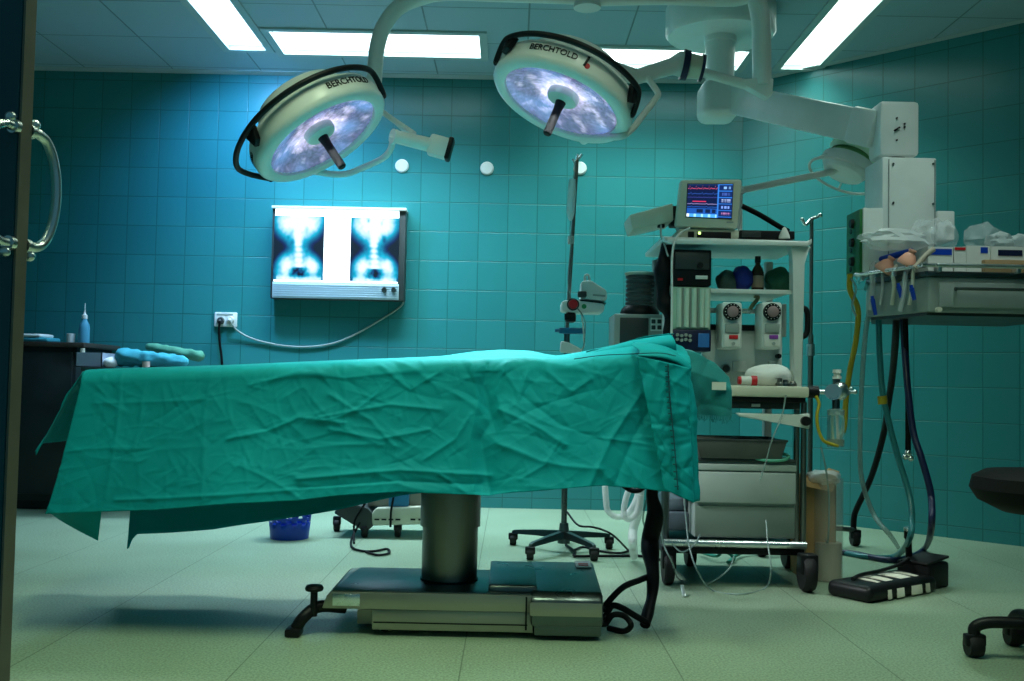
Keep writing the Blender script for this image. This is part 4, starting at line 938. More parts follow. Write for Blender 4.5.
def screen(name, c00, c10, c11, c01, nx, ny, fn, m, parent):   # corners: bottom left, bottom right, top right, top left
    me = bpy.data.meshes.new(name); vs = []; cols = []
    off = ORG[parent.name] if parent is not None else (V(c00)+V(c10)+V(c11)+V(c01))/4
    for j in range(ny):
        for i in range(nx):
            u_, v_ = i/(nx-1), j/(ny-1)
            vs.append((V(c00)*(1-u_)+V(c10)*u_)*(1-v_)+(V(c01)*(1-u_)+V(c11)*u_)*v_-off); cols.append(fn(u_, 1-v_))
    fs = [(j*nx+i, j*nx+i+1, (j+1)*nx+i+1, (j+1)*nx+i) for j in range(ny-1) for i in range(nx-1)]
    me.from_pydata(vs, [], fs); a = me.color_attributes.new('Col', 'FLOAT_COLOR', 'POINT')
    for i, c in enumerate(cols): a.data[i].color = (*c, 1)
    me.materials.append(m); o = bpy.data.objects.new(name, me); C.objects.link(o)
    if parent is not None: o.parent = parent
    else: o.location = off
    ORG[o.name] = off; return o
rs_ = random.Random(12); TR = [[rs_.random() for _ in range(200)] for _ in range(8)]
def mon(u_, v_):                      # v_ 0 top .. 1 bottom
    c = V((.004, .010, .055))
    def trace(y, col, amp, k, per):
        nonlocal c
        ph = (u_*per) % 1; w_ = amp*(math.exp(-((ph-.3)/.05)**2)*1.4-.4*math.exp(-((ph-.4)/.06)**2)+.4*math.exp(-((ph-.65)/.09)**2))
        d = abs(v_-(y-w_)); c = c+V(col)*max(0, 1-d/.014)
    if u_ < .665:
        trace(.13, (.75, .10, .14), .06, 0, 7); trace(.29, (.03, .10, .45), .03, 1, 4); trace(.40, (.05, .06, .30), .02, 1, 9)
        if .12 < u_ < .42 and abs(v_-.525) < .016: c = V((.70, .04, .12))
        trace(.60, (.35, .30, .60), .012, 3, 3); trace(.69, (.02, .12, .50), .012, 4, 3)
        if v_ > .73:
            c = V((.012, .09, .42))
            for a0, a1 in ((.22, .36), (.41, .52), (.56, .64)):
                if a0 < u_ < a1 and .76 < v_ < .87: c = V((.005, .015, .06))
            if v_ > .90: c = V((.08, .42, 1.0)) if (int(u_*19) % 3) else V((.35, .8, 1.1))
            if u_ < .06 and v_ > .9: c = V((.9, 1, 1.1))
        if v_ < .035: c = V((.01, .03, .12))
    else:
        c = V((.006, .022, .12))
        r_ = (v_*5.2) % 1; k = int(v_*5.2)
        if r_ < .10 or u_ < .70: c = V((.03, .20, .72))
        elif .30 < r_ < .75 and .76 < u_ < .96:
            if TR[k][int((u_-.7)*70)] > .45 and TR[k+1][int(r_*14)] > .3: c = V([(.25, .5, .9), (.05, .1, .4), (.4, .5, .85), (.2, .35, .9), (.5, .2, .45), (.7, .8, 1)][k])
    return c
q = [fr(686.2, 216.6, -.0045), fr(731.2, 218.6, -.0045), fr(732.7, 184.5, -.0045), fr(688, 184.5, -.0045)]
screen('screen', *q, 150, 110, mon, emis_attr('monitor_screen', 1.25), mo)
b = MB(); b.box(fr(730, 222.3, -.0005), (.03, .003, .006)); b.build('maker_badge', greyp, mo)
b = MB(); b.span((X(679, 235, 4.46), 4.46, ztop), (X(739, 235, 4.46), 4.68, P(700, 229, 4.46).z), .005); ms = b.build('module_rack', cream, mo)
b = MB(); z0_, z1_ = P(700, 240.5, 4.45).z, P(700, 231.5, 4.45).z
b.span((X(688, 235, 4.455), 4.452, z0_), (X(694, 235, 4.455), 4.463, z1_), .001); b.span((X(697, 235, 4.455), 4.452, z0_), (X(731, 235, 4.455), 4.463, z1_), .001); b.build('module_front', black, ms)
b = MB(); q = P(699.5, 233, 4.45); b.span((q.x-.005, 4.449, q.z-.005), (q.x+.005, 4.455, q.z+.005)); b.build('status_light', led_g, ms)
q = [P(677, 205, 4.47), P(677, 231, 4.47)]
# black amplifier box on the shelf
b = MB(); a, c_ = P(740, 242, 4.46), P(795, 231, 4.46); b.span((a.x, 4.46, ztop), (c_.x, 4.8, c_.z), .005)
ab = thing('black_amplifier', 'flat black box with a green light on the trolley top, right of the monitor', 'electronic box', ((a.x+c_.x)/2, 4.6, ztop)); b.build('case', black, ab)
b = MB(); b.span((a.x+.008, 4.455, ztop+.006), (a.x+.09, 4.461, c_.z-.006), .001); b.build('dark_window', dgrey, ab)
b = MB(); q = P(742.5, 243.5, 4.455); b.span((q.x-.004, 4.454, q.z+.002), (q.x+.005, 4.46, q.z+.010)); b.build('green_light', led_g, ab)
b = MB(); q = P(784, 240, 4.44); b.lathe([(.024, ztop), (.022, ztop+.012), (.008, ztop+.045), (.001, ztop+.05)], Matrix.Translation((q.x, 4.435, 0)), 20); tag(b.build('white_cone', paper), 'small white cone cap standing in front of the black amplifier', 'cap')
hose('belt', [P(742, 206, 4.62), P(760, 215, 4.62), P(780, 227, 4.64), P(788, 231, 4.66)], .012, blackhose, 'black strap sloping from the monitor back down to the black amplifier', 'strap')
# second screen seen from its side
b = MB(); b.prism([P(629, 215, 4.5), P(673, 203, 4.5), P(673.5, 221, 4.5), P(632.5, 230, 4.5)], (0, .22, 0), .008)
ds = thing('display_arm', 'cream slanted flat housing sticking out left of the patient monitor', 'display housing', P(652, 230, 4.6)); b.build('housing', cream, ds)
b = MB(); b.span((X(672, 210, 4.5), 4.52, Z(225, 675, 4.5)), (X(679, 210, 4.5), 4.6, Z(205, 675, 4.5)), .004); b.build('mounting_plate', black, ds)
b = MB(); q = P(662, 224, 4.5); b.box(q+V((0, .03, -.004)), (.03, .03, .016), bev=.003); b.build('plug', black, ds)
hose('signal_cable', [P(661, 225, 4.5), P(661, 235, 4.45), P(665, 246, 4.42), P(668, 256, 4.37)], .004, greyp, 'thin grey cable from the slanted housing down to the trolley', 'cable')
hose('signal_cable', [P(690, 228, 4.42), P(682, 232, 4.42), P(675, 240, 4.38), P(672, 260, 4.365), P(672, 300, 4.365), P(671, 345, 4.365), P(668, 352, 4.30)], .005, paper, 'white cable hanging down the left edge of the trolley', 'cable')
hose('cable_bundle', [P(671, 240, 4.46), P(665, 252, 4.46), P(663, 275, 4.46), P(664, 300, 4.46), P(668, 315, 4.46), P(668, 336, 4.46)], lambda t: .018+.016*math.sin(PI*min(1, t*1.1))+.006*math.sin(t*21), blackhose, 'thick black cable bundle hanging at the left side of the trolley', 'cable bundle')
# things on the middle shelf
zm = z2+.006
def lump(name, px, Y, rx, ry, rz, seed, m, lab, cat, k=.25):
    x = P(px, 288, Y).x; o = crumple(V((x, Y, zm+rz*.97)), rx, ry, rz, seed, k, spikes=.15).build(name, m, None, sharp=60); return tag(o, lab, cat)
lump('cloth_bundle', 728, 4.60, .055, .06, .05, 21, mat('grey_green_cloth', (.10,.17,.15), .8, var=.2), 'grey green bundle at the left end of the middle trolley shelf', 'bundle')
lump('blue_pouch', 742.5, 4.56, .042, .05, .062, 25, mat('royal_blue_fabric', (.012,.03,.30), .5, var=.2), 'royal blue pouch on the middle trolley shelf beside the brown bottle', 'pouch')
lump('green_bundle', 778, 4.60, .065, .06, .058, 29, mat('mid_green_cloth', (.035,.16,.10), .8, var=.2), 'green bundle at the right end of the middle trolley shelf', 'bundle')
bt = thing('brown_bottle', 'dark brown bottle standing on the middle trolley shelf', 'bottle', (X(757.5, 288, 4.55), 4.55, zm)); M = Matrix.Translation((X(757.5, 288, 4.55), 4.55, zm))
hb = Z(256, 740, 4.55)-zm
b = MB(); b.lathe([(.001, 0), (.026, 0), (.027, .005), (.027, hb*.55), (.022, hb*.66), (.011, hb*.76), (.011, hb*.85)], M, 26); b.build('glass_body', mat('brown_glass', (.05,.025,.015), .15, var=.1), bt)
b = MB(); b.lathe([(.0275, hb*.12), (.0275, hb*.45)], M, 26, caps=False); b.build('label', mat('tan_label', (.32,.24,.18), .6), bt)
b = MB(); b.lathe([(.013, hb*.82), (.013, hb), (.001, hb)], M, 20); b.build('cap', black, bt)
hose('brass_pipe', [(X(763), 4.56, z2-.01), P(758, 298, 4.56), P(752, 306, 4.56), P(750, 309, 4.565)], .009, mat('dull_brass', (.30,.28,.16), .35, .8, var=.1), 'dull bent pipe under the middle shelf reaching the chrome rail', 'pipe')
# vaporisers
def vapor(px, mlabel, label):
    t = thing('vaporizer', label, 'vaporizer', (X(px, 330, 4.46), 4.46, Z(350, px, 4.4)), 'anaesthetic vaporizers on the chrome rail')
    hw = .044
    x = X(px, 330, 4.42)
    b = MB(); b.span((x-hw, 4.42, Z(349, px, 4.42)), (x+hw, 4.56, Z(302, px, 4.42)), .012); bd = b.build('body', white, t)
    zd = Z(312, px, 4.42)
    M = axes((x-.002, 4.42, zd), (1,0,0), (0,0,1), (0,-1,0))
    b = MB(); b.lathe([(.037, -.01), (.038, .012), (.036, .018), (.024, .02), (.001, .02)], M, 36); dl = b.build('dial', black, t)
    b = MB(); b.lathe([(.024, .018), (.024, .027), (.020, .03), (.001, .03)], M, 30); b.build('dial_centre', mat('dusty_pink_plastic', (.30,.20,.21), .5), dl)
    b = MB()
    for k in range(14):
        a = 2*PI*k/14; p = M @ V((.031*math.cos(a), .031*math.sin(a), .019)); b.cyl(p, p+V((0, -.0015, 0)), .0022, seg=6)
    b.build('dial_marks', paper, dl)
    b = MB(); b.span((x-.032, 4.405, Z(333, px, 4.41)), (x+.030, 4.421, Z(323.5, px, 4.41)), .004); b.build('locking_block', greyp, t)
    b = MB(); b.span((x-.036, 4.411, Z(347, px, 4.41)), (x+.032, 4.42, Z(333.5, px, 4.41)), .003); fp_ = b.build('filler_plate', paper, t)
    b = MB(); b.span((x-.014, 4.407, Z(339, px, 4.41)), (x+.024, 4.412, Z(335, px, 4.41)), .001); b.build('colour_label', mlabel, fp_)
    b = MB(); b.cyl((x+.004, 4.412, Z(343.5, px, 4.41)), (x+.004, 4.402, Z(343.5, px, 4.41)), .007, seg=12); b.build('filler_screw', greyp, fp_)
    b = MB(); b.span((x-.02, 4.56, Z(320, px, 4.42)), (x+.02, 4.59, Z(306, px, 4.42)), .003); b.build('rail_hook', greyp, t)
vapor(732, red, 'left vaporizer on the trolley, with the red label')
vapor(772, purple, 'right vaporizer on the trolley, with the purple label')
# things on the work surface
zk = zt_w
o = crumple(P(769, 375, 4.44), .10, .06, .050, 33, .12, spikes=.1).build('white_cushion', whitecl, None, sharp=70); tag(o, 'round white cloth bundle lying on the trolley work surface', 'cloth bundle'); o.location.z = zk-.004
rl = thing('tape_roll', 'small white roll with red ends lying at the left of the work surface', 'tape', V((X(748, 380, 4.35), 4.35, zk)))
b = MB(); q = V((X(748, 380, 4.35), 4.35, zk+.021)); b.cyl(q+V((-.03, .0, 0)), q+V((.012, 0, 0)), .0195, seg=24); b.build('roll', paper, rl)
b = MB(); b.cyl(q+V((.012, 0, 0)), q+V((.036, 0, .0)), .021, seg=24); b.cyl(q+V((-.042, 0, 0)), q+V((-.03, 0, .0)), .017, seg=24); b.build('red_end', red, rl)
for k, (px, lab) in enumerate(((781, 'small grey metal fitting beside the white bundle on the work surface'), (786.5, 'dark metal fitting between two others on the work surface'), (794, 'grey metal fitting nearest the right end of the work surface'))):
    x = X(px, 383, 4.34); b = MB(); b.lathe([(.018, zk), (.018, zk+.012), (.011, zk+.018), (.010, zk+.034-.006*k), (.001, zk+.036-.006*k)], Matrix.Translation((x, 4.36, 0)), 18); tag(b.build('metal_fitting', (steel, dsteel, steel)[k]), lab, 'fitting', 'metal fittings on the work surface')
# lower shelf: tray, black pouch and green mask
zl = zsh+.014
ty = thing('instrument_tray', 'shallow dark grey tray on the lower trolley shelf', 'tray', (X(742, 450, 4.40), 4.5, zl))
tx0, tx1 = X(694, 450, 4.38), X(786, 450, 4.38); tz = Z(440, 740, 4.38)
b = MB(); b.prism([(tx0+.03, 4.38, zl+.001), (tx1-.02, 4.38, zl+.001), (tx1, 4.36, tz), (tx0, 4.36, tz)], (0, .006, 0), .002); b.prism([(tx0+.03, 4.64, zl+.001), (tx1-.02, 4.64, zl+.001), (tx1, 4.66, tz), (tx0, 4.66, tz)], (0, .006, 0), .002)
b.span((tx0+.03, 4.385, zl+.001), (tx1-.02, 4.64, zl+.006)); b.prism([(tx0+.03, 4.38, zl+.001), (tx0+.03, 4.645, zl+.001), (tx0, 4.665, tz), (tx0, 4.36, tz)], (.006, 0, 0), .002); b.prism([(tx1-.02, 4.38, zl+.001), (tx1-.02, 4.645, zl+.001), (tx1, 4.665, tz), (tx1, 4.36, tz)], (-.006, 0, 0), .002); b.build('pan', mat('charcoal_enamel', (.09,.10,.095), .35, var=.15), ty)
b = MB(); b.tube([(tx0, 4.36, tz), (tx1, 4.36, tz), (tx1, 4.665, tz), (tx0, 4.665, tz)], .005, 8, 0, closed=True); b.build('rim', dgrey, ty)
o = crumple(V((X(745, 434, 4.52), 4.52, zl+.047)), .12, .07, .042, 41, .12, spikes=.1).build('black_pouch', black, None, sharp=70); tag(o, 'black pouch lying in the dark grey tray', 'pouch')
gm = thing('green_mask', 'clear green breathing mask lying in front on the lower trolley shelf', 'breathing mask', V((X(773, 452, 4.36), 4.37, zl)))
M = axes((X(773, 452, 4.37), 4.41, zl+.012), (1,0,0), (0,.55,.3), (0,-.3,.55))
b = MB(); pts = [M @ V((.078*math.cos(2*PI*k/20), .055*math.sin(2*PI*k/20), 0)) for k in range(20)]; b.tube(pts, .007, 8, 2, closed=True); b.build('cushion_ring', mat('mint_rubber', (.10,.42,.30), .4), gm)
b = MB(); b.lathe([(.074, 0), (.066, .02), (.04, .045), (.018, .052), (.018, .075)], M @ Matrix.Diagonal((1, .7, 1, 1)), 24, caps=False); b.build('shell', mat('mint_clear', (.12,.5,.36), .15, alpha=.45), gm)
# suction regulator and jar on the right
sj = thing('suction_jar', 'chrome suction regulator with hanging clear jar at the right side of the trolley', 'suction jar', V((X(835, 440, 4.36), 4.36, P(835, 447, 4.36).z)))
def Q(px, py, Y=4.36): return P(px, py, Y)
b = MB(); b.cyl(Q(808, 392), Q(818, 392), .026, seg=20); b.build('rail_clamp', black, sj)
b = MB(); b.cyl(Q(816, 392), Q(846, 392), .010); b.cyl(Q(846, 390), Q(846, 395), .016); b.cyl(Q(846, 392), Q(855, 392), .007); b.ball(Q(855, 392), .010); b.ball(Q(851, 388), .007); b.cyl(Q(833, 392, 4.33), Q(833, 392, 4.40), .034, seg=24); b.ball(Q(840, 391, 4.35), .036, (1, .8, 1.1)); b.build('regulator', chrome, sj)
b = MB(); b.cyl(Q(836.5, 386), Q(836.5, 378), .015); b.cyl(Q(836, 398), Q(836, 409), .016); b.build('stem', dsteel, sj)
b = MB(); b.cyl(Q(837, 379), Q(837, 376.4), .019); b.cyl(Q(837, 373), Q(837, 369.5), .019, .017); b.cyl(Q(837, 376.4), Q(837, 373), .014); b.build('top_knob', paper, sj)
a = Q(835.5, 447); h_ = Q(835.5, 410).z-a.z; M = Matrix.Translation(a)
b = MB(); b.lathe([(.001, 0), (.034, 0), (.037, .006), (.036, h_*.75), (.033, h_*.86), (.028, h_*.92)], M, 32, caps=False); b.build('jar', glass, sj)
b = MB(); b.lathe([(.036, h_*.86), (.036, h_*1.0), (.02, h_*1.04), (.001, h_*1.04)], M, 32); b.build('jar_lid', clear, sj)
b = MB(); b.lathe([(.001, .006), (.033, .006), (.034, h_*.22), (.001, h_*.22)], M, 28); b.build('liquid', mat('pale_liquid', (.30,.38,.30), .2, alpha=.8), sj)
b = MB(); b.cyl(a+V((.008, 0, h_*.2)), a+V((.004, 0, h_*.95)), .005); b.build('dip_tube', paper, sj)
hose('jar_tube', [Q(816, 396, 4.34), Q(819, 404, 4.33), Q(817, 415, 4.32), Q(818, 428, 4.32), Q(823, 440, 4.32), Q(831, 444, 4.325), Q(838, 446, 4.33)], .007, yellow, 'short yellow tube looped at the left of the suction jar', 'tube')
# thin pole behind the trolley with a hook
po = thing('drip_pole', 'thin steel pole with a small hook, standing right behind the trolley', 'pole', (P(811, 500, 5.35).x, 5.35, 0))
px_ = P(811, 300, 5.35).x
b = MB(); b.cyl((px_, 5.35, .10), (px_, 5.35, P(811, 335, 5.35).z), .014); b.cyl((px_, 5.35, P(811, 335, 5.35).z), (px_, 5.35, P(811, 218, 5.35).z), .010); b.build('pole', steel, po)
b = MB(); zq = P(811, 350, 5.35).z; b.cyl((px_, 5.35, zq-.03), (px_, 5.35, zq+.03), .022); b.build('height_clamp', chrome, po)
b = MB(); zq = P(811, 219, 5.35).z; b.tube([(px_-.05, 5.35, zq-.005), (px_-.03, 5.35, zq-.03), (px_, 5.35, zq), (px_+.025, 5.35, zq+.01), (px_+.045, 5.35, zq+.02)], .008, 8, 5); b.ball((px_+.045, 5.35, zq+.02), .012); b.ball((px_-.05, 5.35, zq-.003), .010); b.build('hook', chrome, po)
cxs = P(855, 522, 5.62); b = MB()
for a_ in (cxs+V((0, 0, 0)), V((px_-.28, 5.2, 0)), V((px_+.0, 5.75, 0)), V((px_-.2, 5.62, 0))): b.tube([(px_, 5.35, .12), ((px_+a_.x)/2, (5.35+a_.y)/2, .11), (a_.x, a_.y, .085)], .013, 8, 3)
b.build('foot_star', dgrey, po)
for a_ in (cxs, V((px_-.28, 5.2, 0)), V((px_, 5.75, 0)), V((px_-.2, 5.62, 0))): caster(po, a_.x, a_.y, .042, .04, .088)
# bin with clear liner
bn = thing('waste_bin', 'clear plastic cylinder bin with pale lower half beside the trolley', 'bin', G(832, 583))
g_ = G(832, 583); rb = (P(848, 540, g_.y+.06).x-P(818, 540, g_.y+.06).x)/2; M = Matrix.Translation((g_.x, g_.y+rb, 0)); hb_ = P(832, 478, g_.y+rb).z; hl = P(832, 542, g_.y+rb).z
b = MB(); b.lathe([(.001, .001), (rb, .001), (rb, hb_), (rb-.003, hb_), (rb-.004, .004), (.001, .004)], M, 36, caps=False); b.build('cylinder', mat('smoky_clear_plastic', (.55,.56,.50), .2, alpha=.2, var=.05), bn)
b = MB(); b.lathe([(.001, .005), (rb-.006, .005), (rb-.006, hl), (.001, hl)], M, 32); b.build('inner_cup', mat('beige_translucent', (.42,.36,.28), .35, var=.08), bn)
o = crumple(V((g_.x-.02, g_.y+rb, hb_+.0)), .07, .06, .035, 51, .3).build('liner', filmw, bn)
hose('bin_tube', [P(821, 447, 4.42), P(826, 470, 4.42), P(829, 500, 4.45), P(828, 540, 4.47), (g_.x-.01, g_.y+rb, hl+.01)], .004, clear, 'thin clear tube running down into the clear bin', 'tube')
cbx = thing('cardboard_box', 'tall open brown cardboard box between the trolley and the clear bin', 'cardboard box', (P(815, 560, 4.62).x, 4.62, 0))
bx0, bx1 = P(804.5, 530, 4.58).x, P(836, 530, 4.58).x; hbx = P(812, 478, 4.58).z
b = MB()
for u_ in ((bx0, 4.58, bx1, 4.585), (bx0, 4.80, bx1, 4.805), (bx0, 4.58, bx0+.005, 4.805), (bx1-.005, 4.58, bx1, 4.805)): b.span((u_[0], u_[1], 0.001), (u_[2], u_[3], hbx))
b.span((bx0, 4.58, .001), (bx1, 4.805, .006)); b.build('carton', cboard, cbx)
b = MB(); b.prism([(bx0+.0, 4.578, hbx), (bx1, 4.578, hbx), (bx1-.03, 4.54, hbx-.055), (bx0-.0, 4.545, hbx-.035)], (0, .003, .002)); b.prism([(bx1, 4.582, hbx), (bx1, 4.80, hbx), (bx1+.03, 4.79, hbx+.03), (bx1+.02, 4.60, hbx+.03)], (.002, .003, 0)); b.build('flap', cboard, cbx)
# ------------------------------------------------------------------ examination lamp behind the trolley
el = thing('examination_lamp', 'small round examination lamp with white ring handle on a thin white arm behind the trolley', 'examination lamp', P(851, 165, 4.95))
ax = V((-.42, -.12, -.90)).normalized(); c = P(849, 161, 4.95); M = along(c, ax)
b = MB(); b.lathe([(.001, -.105), (.075, -.105), (.108, -.085), (.116, -.05), (.10, -.03)], M, 40, caps=False); b.build('top_cap', mat('mint_enamel', (.72,.92,.70), .35, var=.04), el)
b = MB(); b.lathe([(.09, -.035), (.092, .0), (.10, .004)], M, 40, caps=False); b.build('green_band', mat('leaf_green_plastic', (.15,.38,.13), .4), el)
b = MB(); b.lathe([(.10, .0), (.128, .006), (.128, .02), (.11, .05), (.095, .075), (.09, .078), (.001, .07)], M, 40); b.build('head', white, el)
u_, w_ = frame(ax); b = MB(); b.tube([c+ax*.085+u_*(.165*math.cos(2*PI*k/24))+w_*(.165*math.sin(2*PI*k/24)) for k in range(24)], .007, 8, 2, closed=True)
for k in (2, 10, 18):
    d_ = u_*math.cos(2*PI*k/24)+w_*math.sin(2*PI*k/24); b.tube([c+ax*.03+d_*.12, c+ax*.085+d_*.165], .005, 8, 0)
b.build('ring_handle', paper, el)
b = MB(); q1 = P(738, 191, 4.96); q1.x = xb-.1; q1 = V((P(740, 190.5, 4.96).x, 4.96, P(740, 190.5, 4.96).z)); b.cyl(q1, P(834, 171.5, 4.95), .016); b.cyl(P(828, 172.8, 4.95), c+ax*.02, .014, .02)
b.build('lamp_arm', paper, el)
b = MB(); b.cyl((q1.x, 4.96, q1.z+.02), (q1.x, 4.96, zs+.03), .013); b.ball(q1, .024); b.build('lamp_post', paper, el)
# ------------------------------------------------------------------ ventilator left of the trolley
yv = 4.75
ve = thing('ventilator', 'grey ventilator box with dark screen and black ribbed bellows on its top', 'ventilator', (P(639, 340, yv).x, yv+.1, P(639, 362, yv).z))
a, c_ = P(613.5, 362, yv), P(664, 314.5, yv)
b = MB(); b.span((a.x, yv, a.z), (c_.x, yv+.26, c_.z), .008); vb = b.build('body', greyp, ve)
b = MB(); q0, q1 = P(619.5, 349, yv), P(648.5, 318, yv); b.span((q0.x, yv-.005, q0.z), (q1.x, yv+.002, q1.z), .003); vs = b.build('screen', dgrey, vb)
b = MB()
for px, h in ((622, 1), (626, 2), (630, 1.5), (634, 2)): q = P(px, 346, yv); b.span((q.x-.004, yv-.007, q.z-.004), (q.x+.004, yv-.003, q.z-.004+.006*h))
b.build('red_bars', led_r, vs)
b = MB(); q0, q1 = P(643, 347, yv), P(648, 341, yv); b.span((q0.x-.006, yv-.007, q0.z+.004), (q1.x, yv-.003, q1.z-.004)); b.build('amber_display', led_a, vs)
b = MB(); q0, q1 = P(650.5, 331, yv), P(662, 318, yv); b.span((q0.x, yv-.004, q0.z), (q1.x, yv+.002, q1.z), .002); kp = b.build('keypad', white, vb)
for i in range(2):
    for j in range(2):
        q = P(653.3+6*i, 321.5+6*j, yv); b = MB(); b.box((q.x, yv-.005, q.z), (.019, .006, .019), bev=.003); b.build('key', dgrey, kp)
ct = P(640, 300, yv+.10); zb0, zb1 = c_.z, P(641, 272.5, yv+.1).z; M = Matrix.Translation((ct.x, yv+.11, zb0))
b = MB(); b.lathe([(.09, 0), (.092, .012), (.085, .03), (.07, .045), (.01, .046)], M, 40); b.build('bellows_base', black, ve)
hh = zb1-zb0-.045-.012; pr = []
nb_ = 7
for k in range(nb_):
    z_ = .045+hh*k/nb_; pr += [(.056, z_+.001), (.068, z_+hh/nb_*.25), (.068, z_+hh/nb_*.75), (.056, z_+hh/nb_-.001)]
b = MB(); b.lathe([(.01, .044)]+pr+[(.01, .046+hh)], M, 40); b.build('bellows', black, ve)
b = MB(); b.lathe([(.072, .04), (.072, zb1-zb0-.004)], M, 40, caps=False); b.build('bellows_jar', mat('clear_dome', (.8,.9,.88), .05, alpha=.10), ve)
b = MB(); b.lathe([(.001, zb1-zb0-.014), (.071, zb1-zb0-.014), (.073, zb1-zb0-.008), (.073, zb1-zb0-.003), (.066, zb1-zb0), (.001, zb1-zb0)], M, 40); b.build('bellows_lid', cream, ve)
b = MB(); b.span((a.x-.01, yv-.01, a.z-.02), (c_.x+.01, yv+.27, a.z), .004); b.span((c_.x-.05, yv+.06, a.z-.06), (P(670, 360, 4.8).x, yv+.12, a.z-.02), .006); b.build('mounting_arm', greyp, ve)
# ------------------------------------------------------------------ drip stand
ys = 5.05
st = thing('drip_stand', 'steel drip stand on a five-legged grey base with casters behind the table', 'drip stand', G(563, 556))
sc_ = G(563, 553); ys = sc_.y
zpk = P(576, 158, ys).z
sb, sm_, stp = P(564, 528, ys), P(567, 330, ys), P(577, 160, ys)
b = MB(); b.cyl((sb.x, ys, .10), sm_, .0145, .0145, 16); b.build('lower_pole', dsteel, st)
b = MB(); b.cyl(sm_, stp, .0095, .0095, 14); b.build('upper_pole', steel, st)
b = MB(); q = P(571, 240, ys); b.cyl(q+V((0, 0, -.02)), q+V((0, 0, .02)), .016); b.build('pole_clamp', paper, st)
b = MB(); b.tube([stp+V((-.022, 0, .005)), stp+V((-.012, 0, -.012)), stp, stp+V((.012, 0, .012)), stp+V((.024, 0, .03))], .006, 8, 5); b.tube([stp+V((0, -.02, .025)), stp, stp+V((0, .02, .025))], .006, 8, 5); b.build('hook', chrome, st)
b = MB(); b.cyl((sb.x, ys, .05), (sb.x, ys, .15), .032, .022, 20); b.build('base_hub', dsteel, st)
for px, py, dy in ((513, 545, 0), (530, 560, -.22), (594, 561, -.28), (609, 549, .05), (566, 545, .33)):
    e = G(px, py); e = V((e.x, e.y if abs(dy) < .3 else ys+dy, 0)) if dy != .33 else V((sb.x+.03, ys+.33, 0))
    d_ = V((e.x-sb.x, e.y-ys, 0)); b = MB(); L_ = d_.length; d_.normalize(); s_ = V((-d_.y, d_.x, 0)); o_ = V((sb.x, ys, 0))
    b.skin([b.ring([o_+d_*t*L_+s_*sg*w_+V((0, 0, z+tz)) for sg, tz in ((-1, 0), (1, 0), (.7, hh_), (-.7, hh_))]) for t, w_, z, hh_ in ((.08, .022, .075, .035), (.5, .018, .07, .028), (.94, .014, .062, .02), (1.0, .012, .06, .016))])
    b.build('leg', dsteel, st); caster(st, e.x, e.y, .028, .034, .064)
ib = thing('infusion_bag', 'clear infusion bag hanging from the drip stand hook', 'infusion bag', P(571, 220, ys-.03))
b = MB(); rr = []
for t, w_, d_ in ((0, .004, .004), (.05, .012, .008), (.2, .020, .014), (.7, .021, .013), (.92, .018, .006), (1, .016, .003)):
    q = P(572.5-3.5*(1-t)*.6, 221-42*t, ys-.03); rr.append(b.ring([q+V((w_*math.cos(2*PI*k/16), d_*math.sin(2*PI*k/16), 0)) for k in range(16)]))
b.skin(rr); b.build('bag', mat('clear_bag', (.80,.95,.97), .12, alpha=.6, var=.05), ib)
b = MB(); b.tube([P(573, 179.5, ys-.03), P(574.5, 172, ys-.02), stp+V((-.016, -.01, 0))], .003, 6, 4); b.build('hanger', paper, ib)
hose('drip_line', [P(570.5, 221, ys-.03), P(570, 232, ys-.03), P(571, 242, ys-.03), P(568, 280, ys-.03), P(572, 300, ys-.06), P(584, 318, ys-.10), P(585, 335, ys-.10), P(583, 350, ys-.10)], .003, clear, 'thin clear drip line running from the infusion bag down past the pump', 'tube')
# infusion pump
yp = ys-.06
pu = thing('infusion_pump', 'white infusion pump with a red knob clamped to the drip stand', 'pump', P(583, 315, yp))
def qq(px, py, dy=0): return V((P(px, py, yp).x, yp+dy, P(px, py, yp).z))
b = MB(); b.prism([qq(561, 311), qq(561.5, 301), qq(575, 299), qq(604, 303), qq(605, 309), qq(602, 313.5), qq(585, 313), qq(570, 312)], (0, .13, 0), .012); lo_ = b.build('lower_body', white, pu)
b = MB(); b.prism([qq(580.5, 298.5, .01), qq(581.5, 281), qq(591, 280), qq(606.5, 290), qq(607.5, 297), qq(605.5, 301.5), qq(590, 299.5)], (0, .11, 0), .010); b.build('upper_body', white, pu)
b = MB(); b.prism([qq(580, 299.6, -.002), qq(606, 302.6, -.002), qq(606, 303.8, -.002), qq(580, 300.8, -.002)], (0, .1, 0)); b.build('gap_line', black, pu)
b = MB(); q = qq(573, 304.5); b.cyl(q, q+V((0, -.022, 0)), .025, .022, 28); kn = b.build('red_knob', red, pu)
b = MB(); b.cyl(q+V((0, .004, 0)), q+V((0, -.008, 0)), .031, seg=28); b.build('knob_ring', dgrey, kn)
b = MB(); q = qq(584, 306.5); b.cyl(q, q+V((0, -.008, 0)), .012, seg=16); b.build('green_button', mat('button_green', (.02,.30,.10), .4), pu)
b = MB(); b.tube([qq(585.5, 280.5, .05), qq(586, 274.5, .05), qq(589.5, 274.5, .05), qq(590, 280.5, .05)], .006, 8, 4); b.build('loop_handle', paper, pu)
b = MB(); b.box(qq(582, 294.5, -.006), (.045, .03, .03), bev=.006); b.build('clip', dgrey, pu)
b = MB(); b.box(qq(599, 295.5, -.002), (.062, .004, .009), Matrix.Rotation(.05, 3, 'Y')); b.build('name_strip', greyp, pu)
b = MB(); b.box(qq(571, 317, .04), (.055, .06, .05), bev=.014); b.cyl(qq(567, 314, .0), qq(567, 320, .0), .012); b.build('pole_bracket', black, pu)
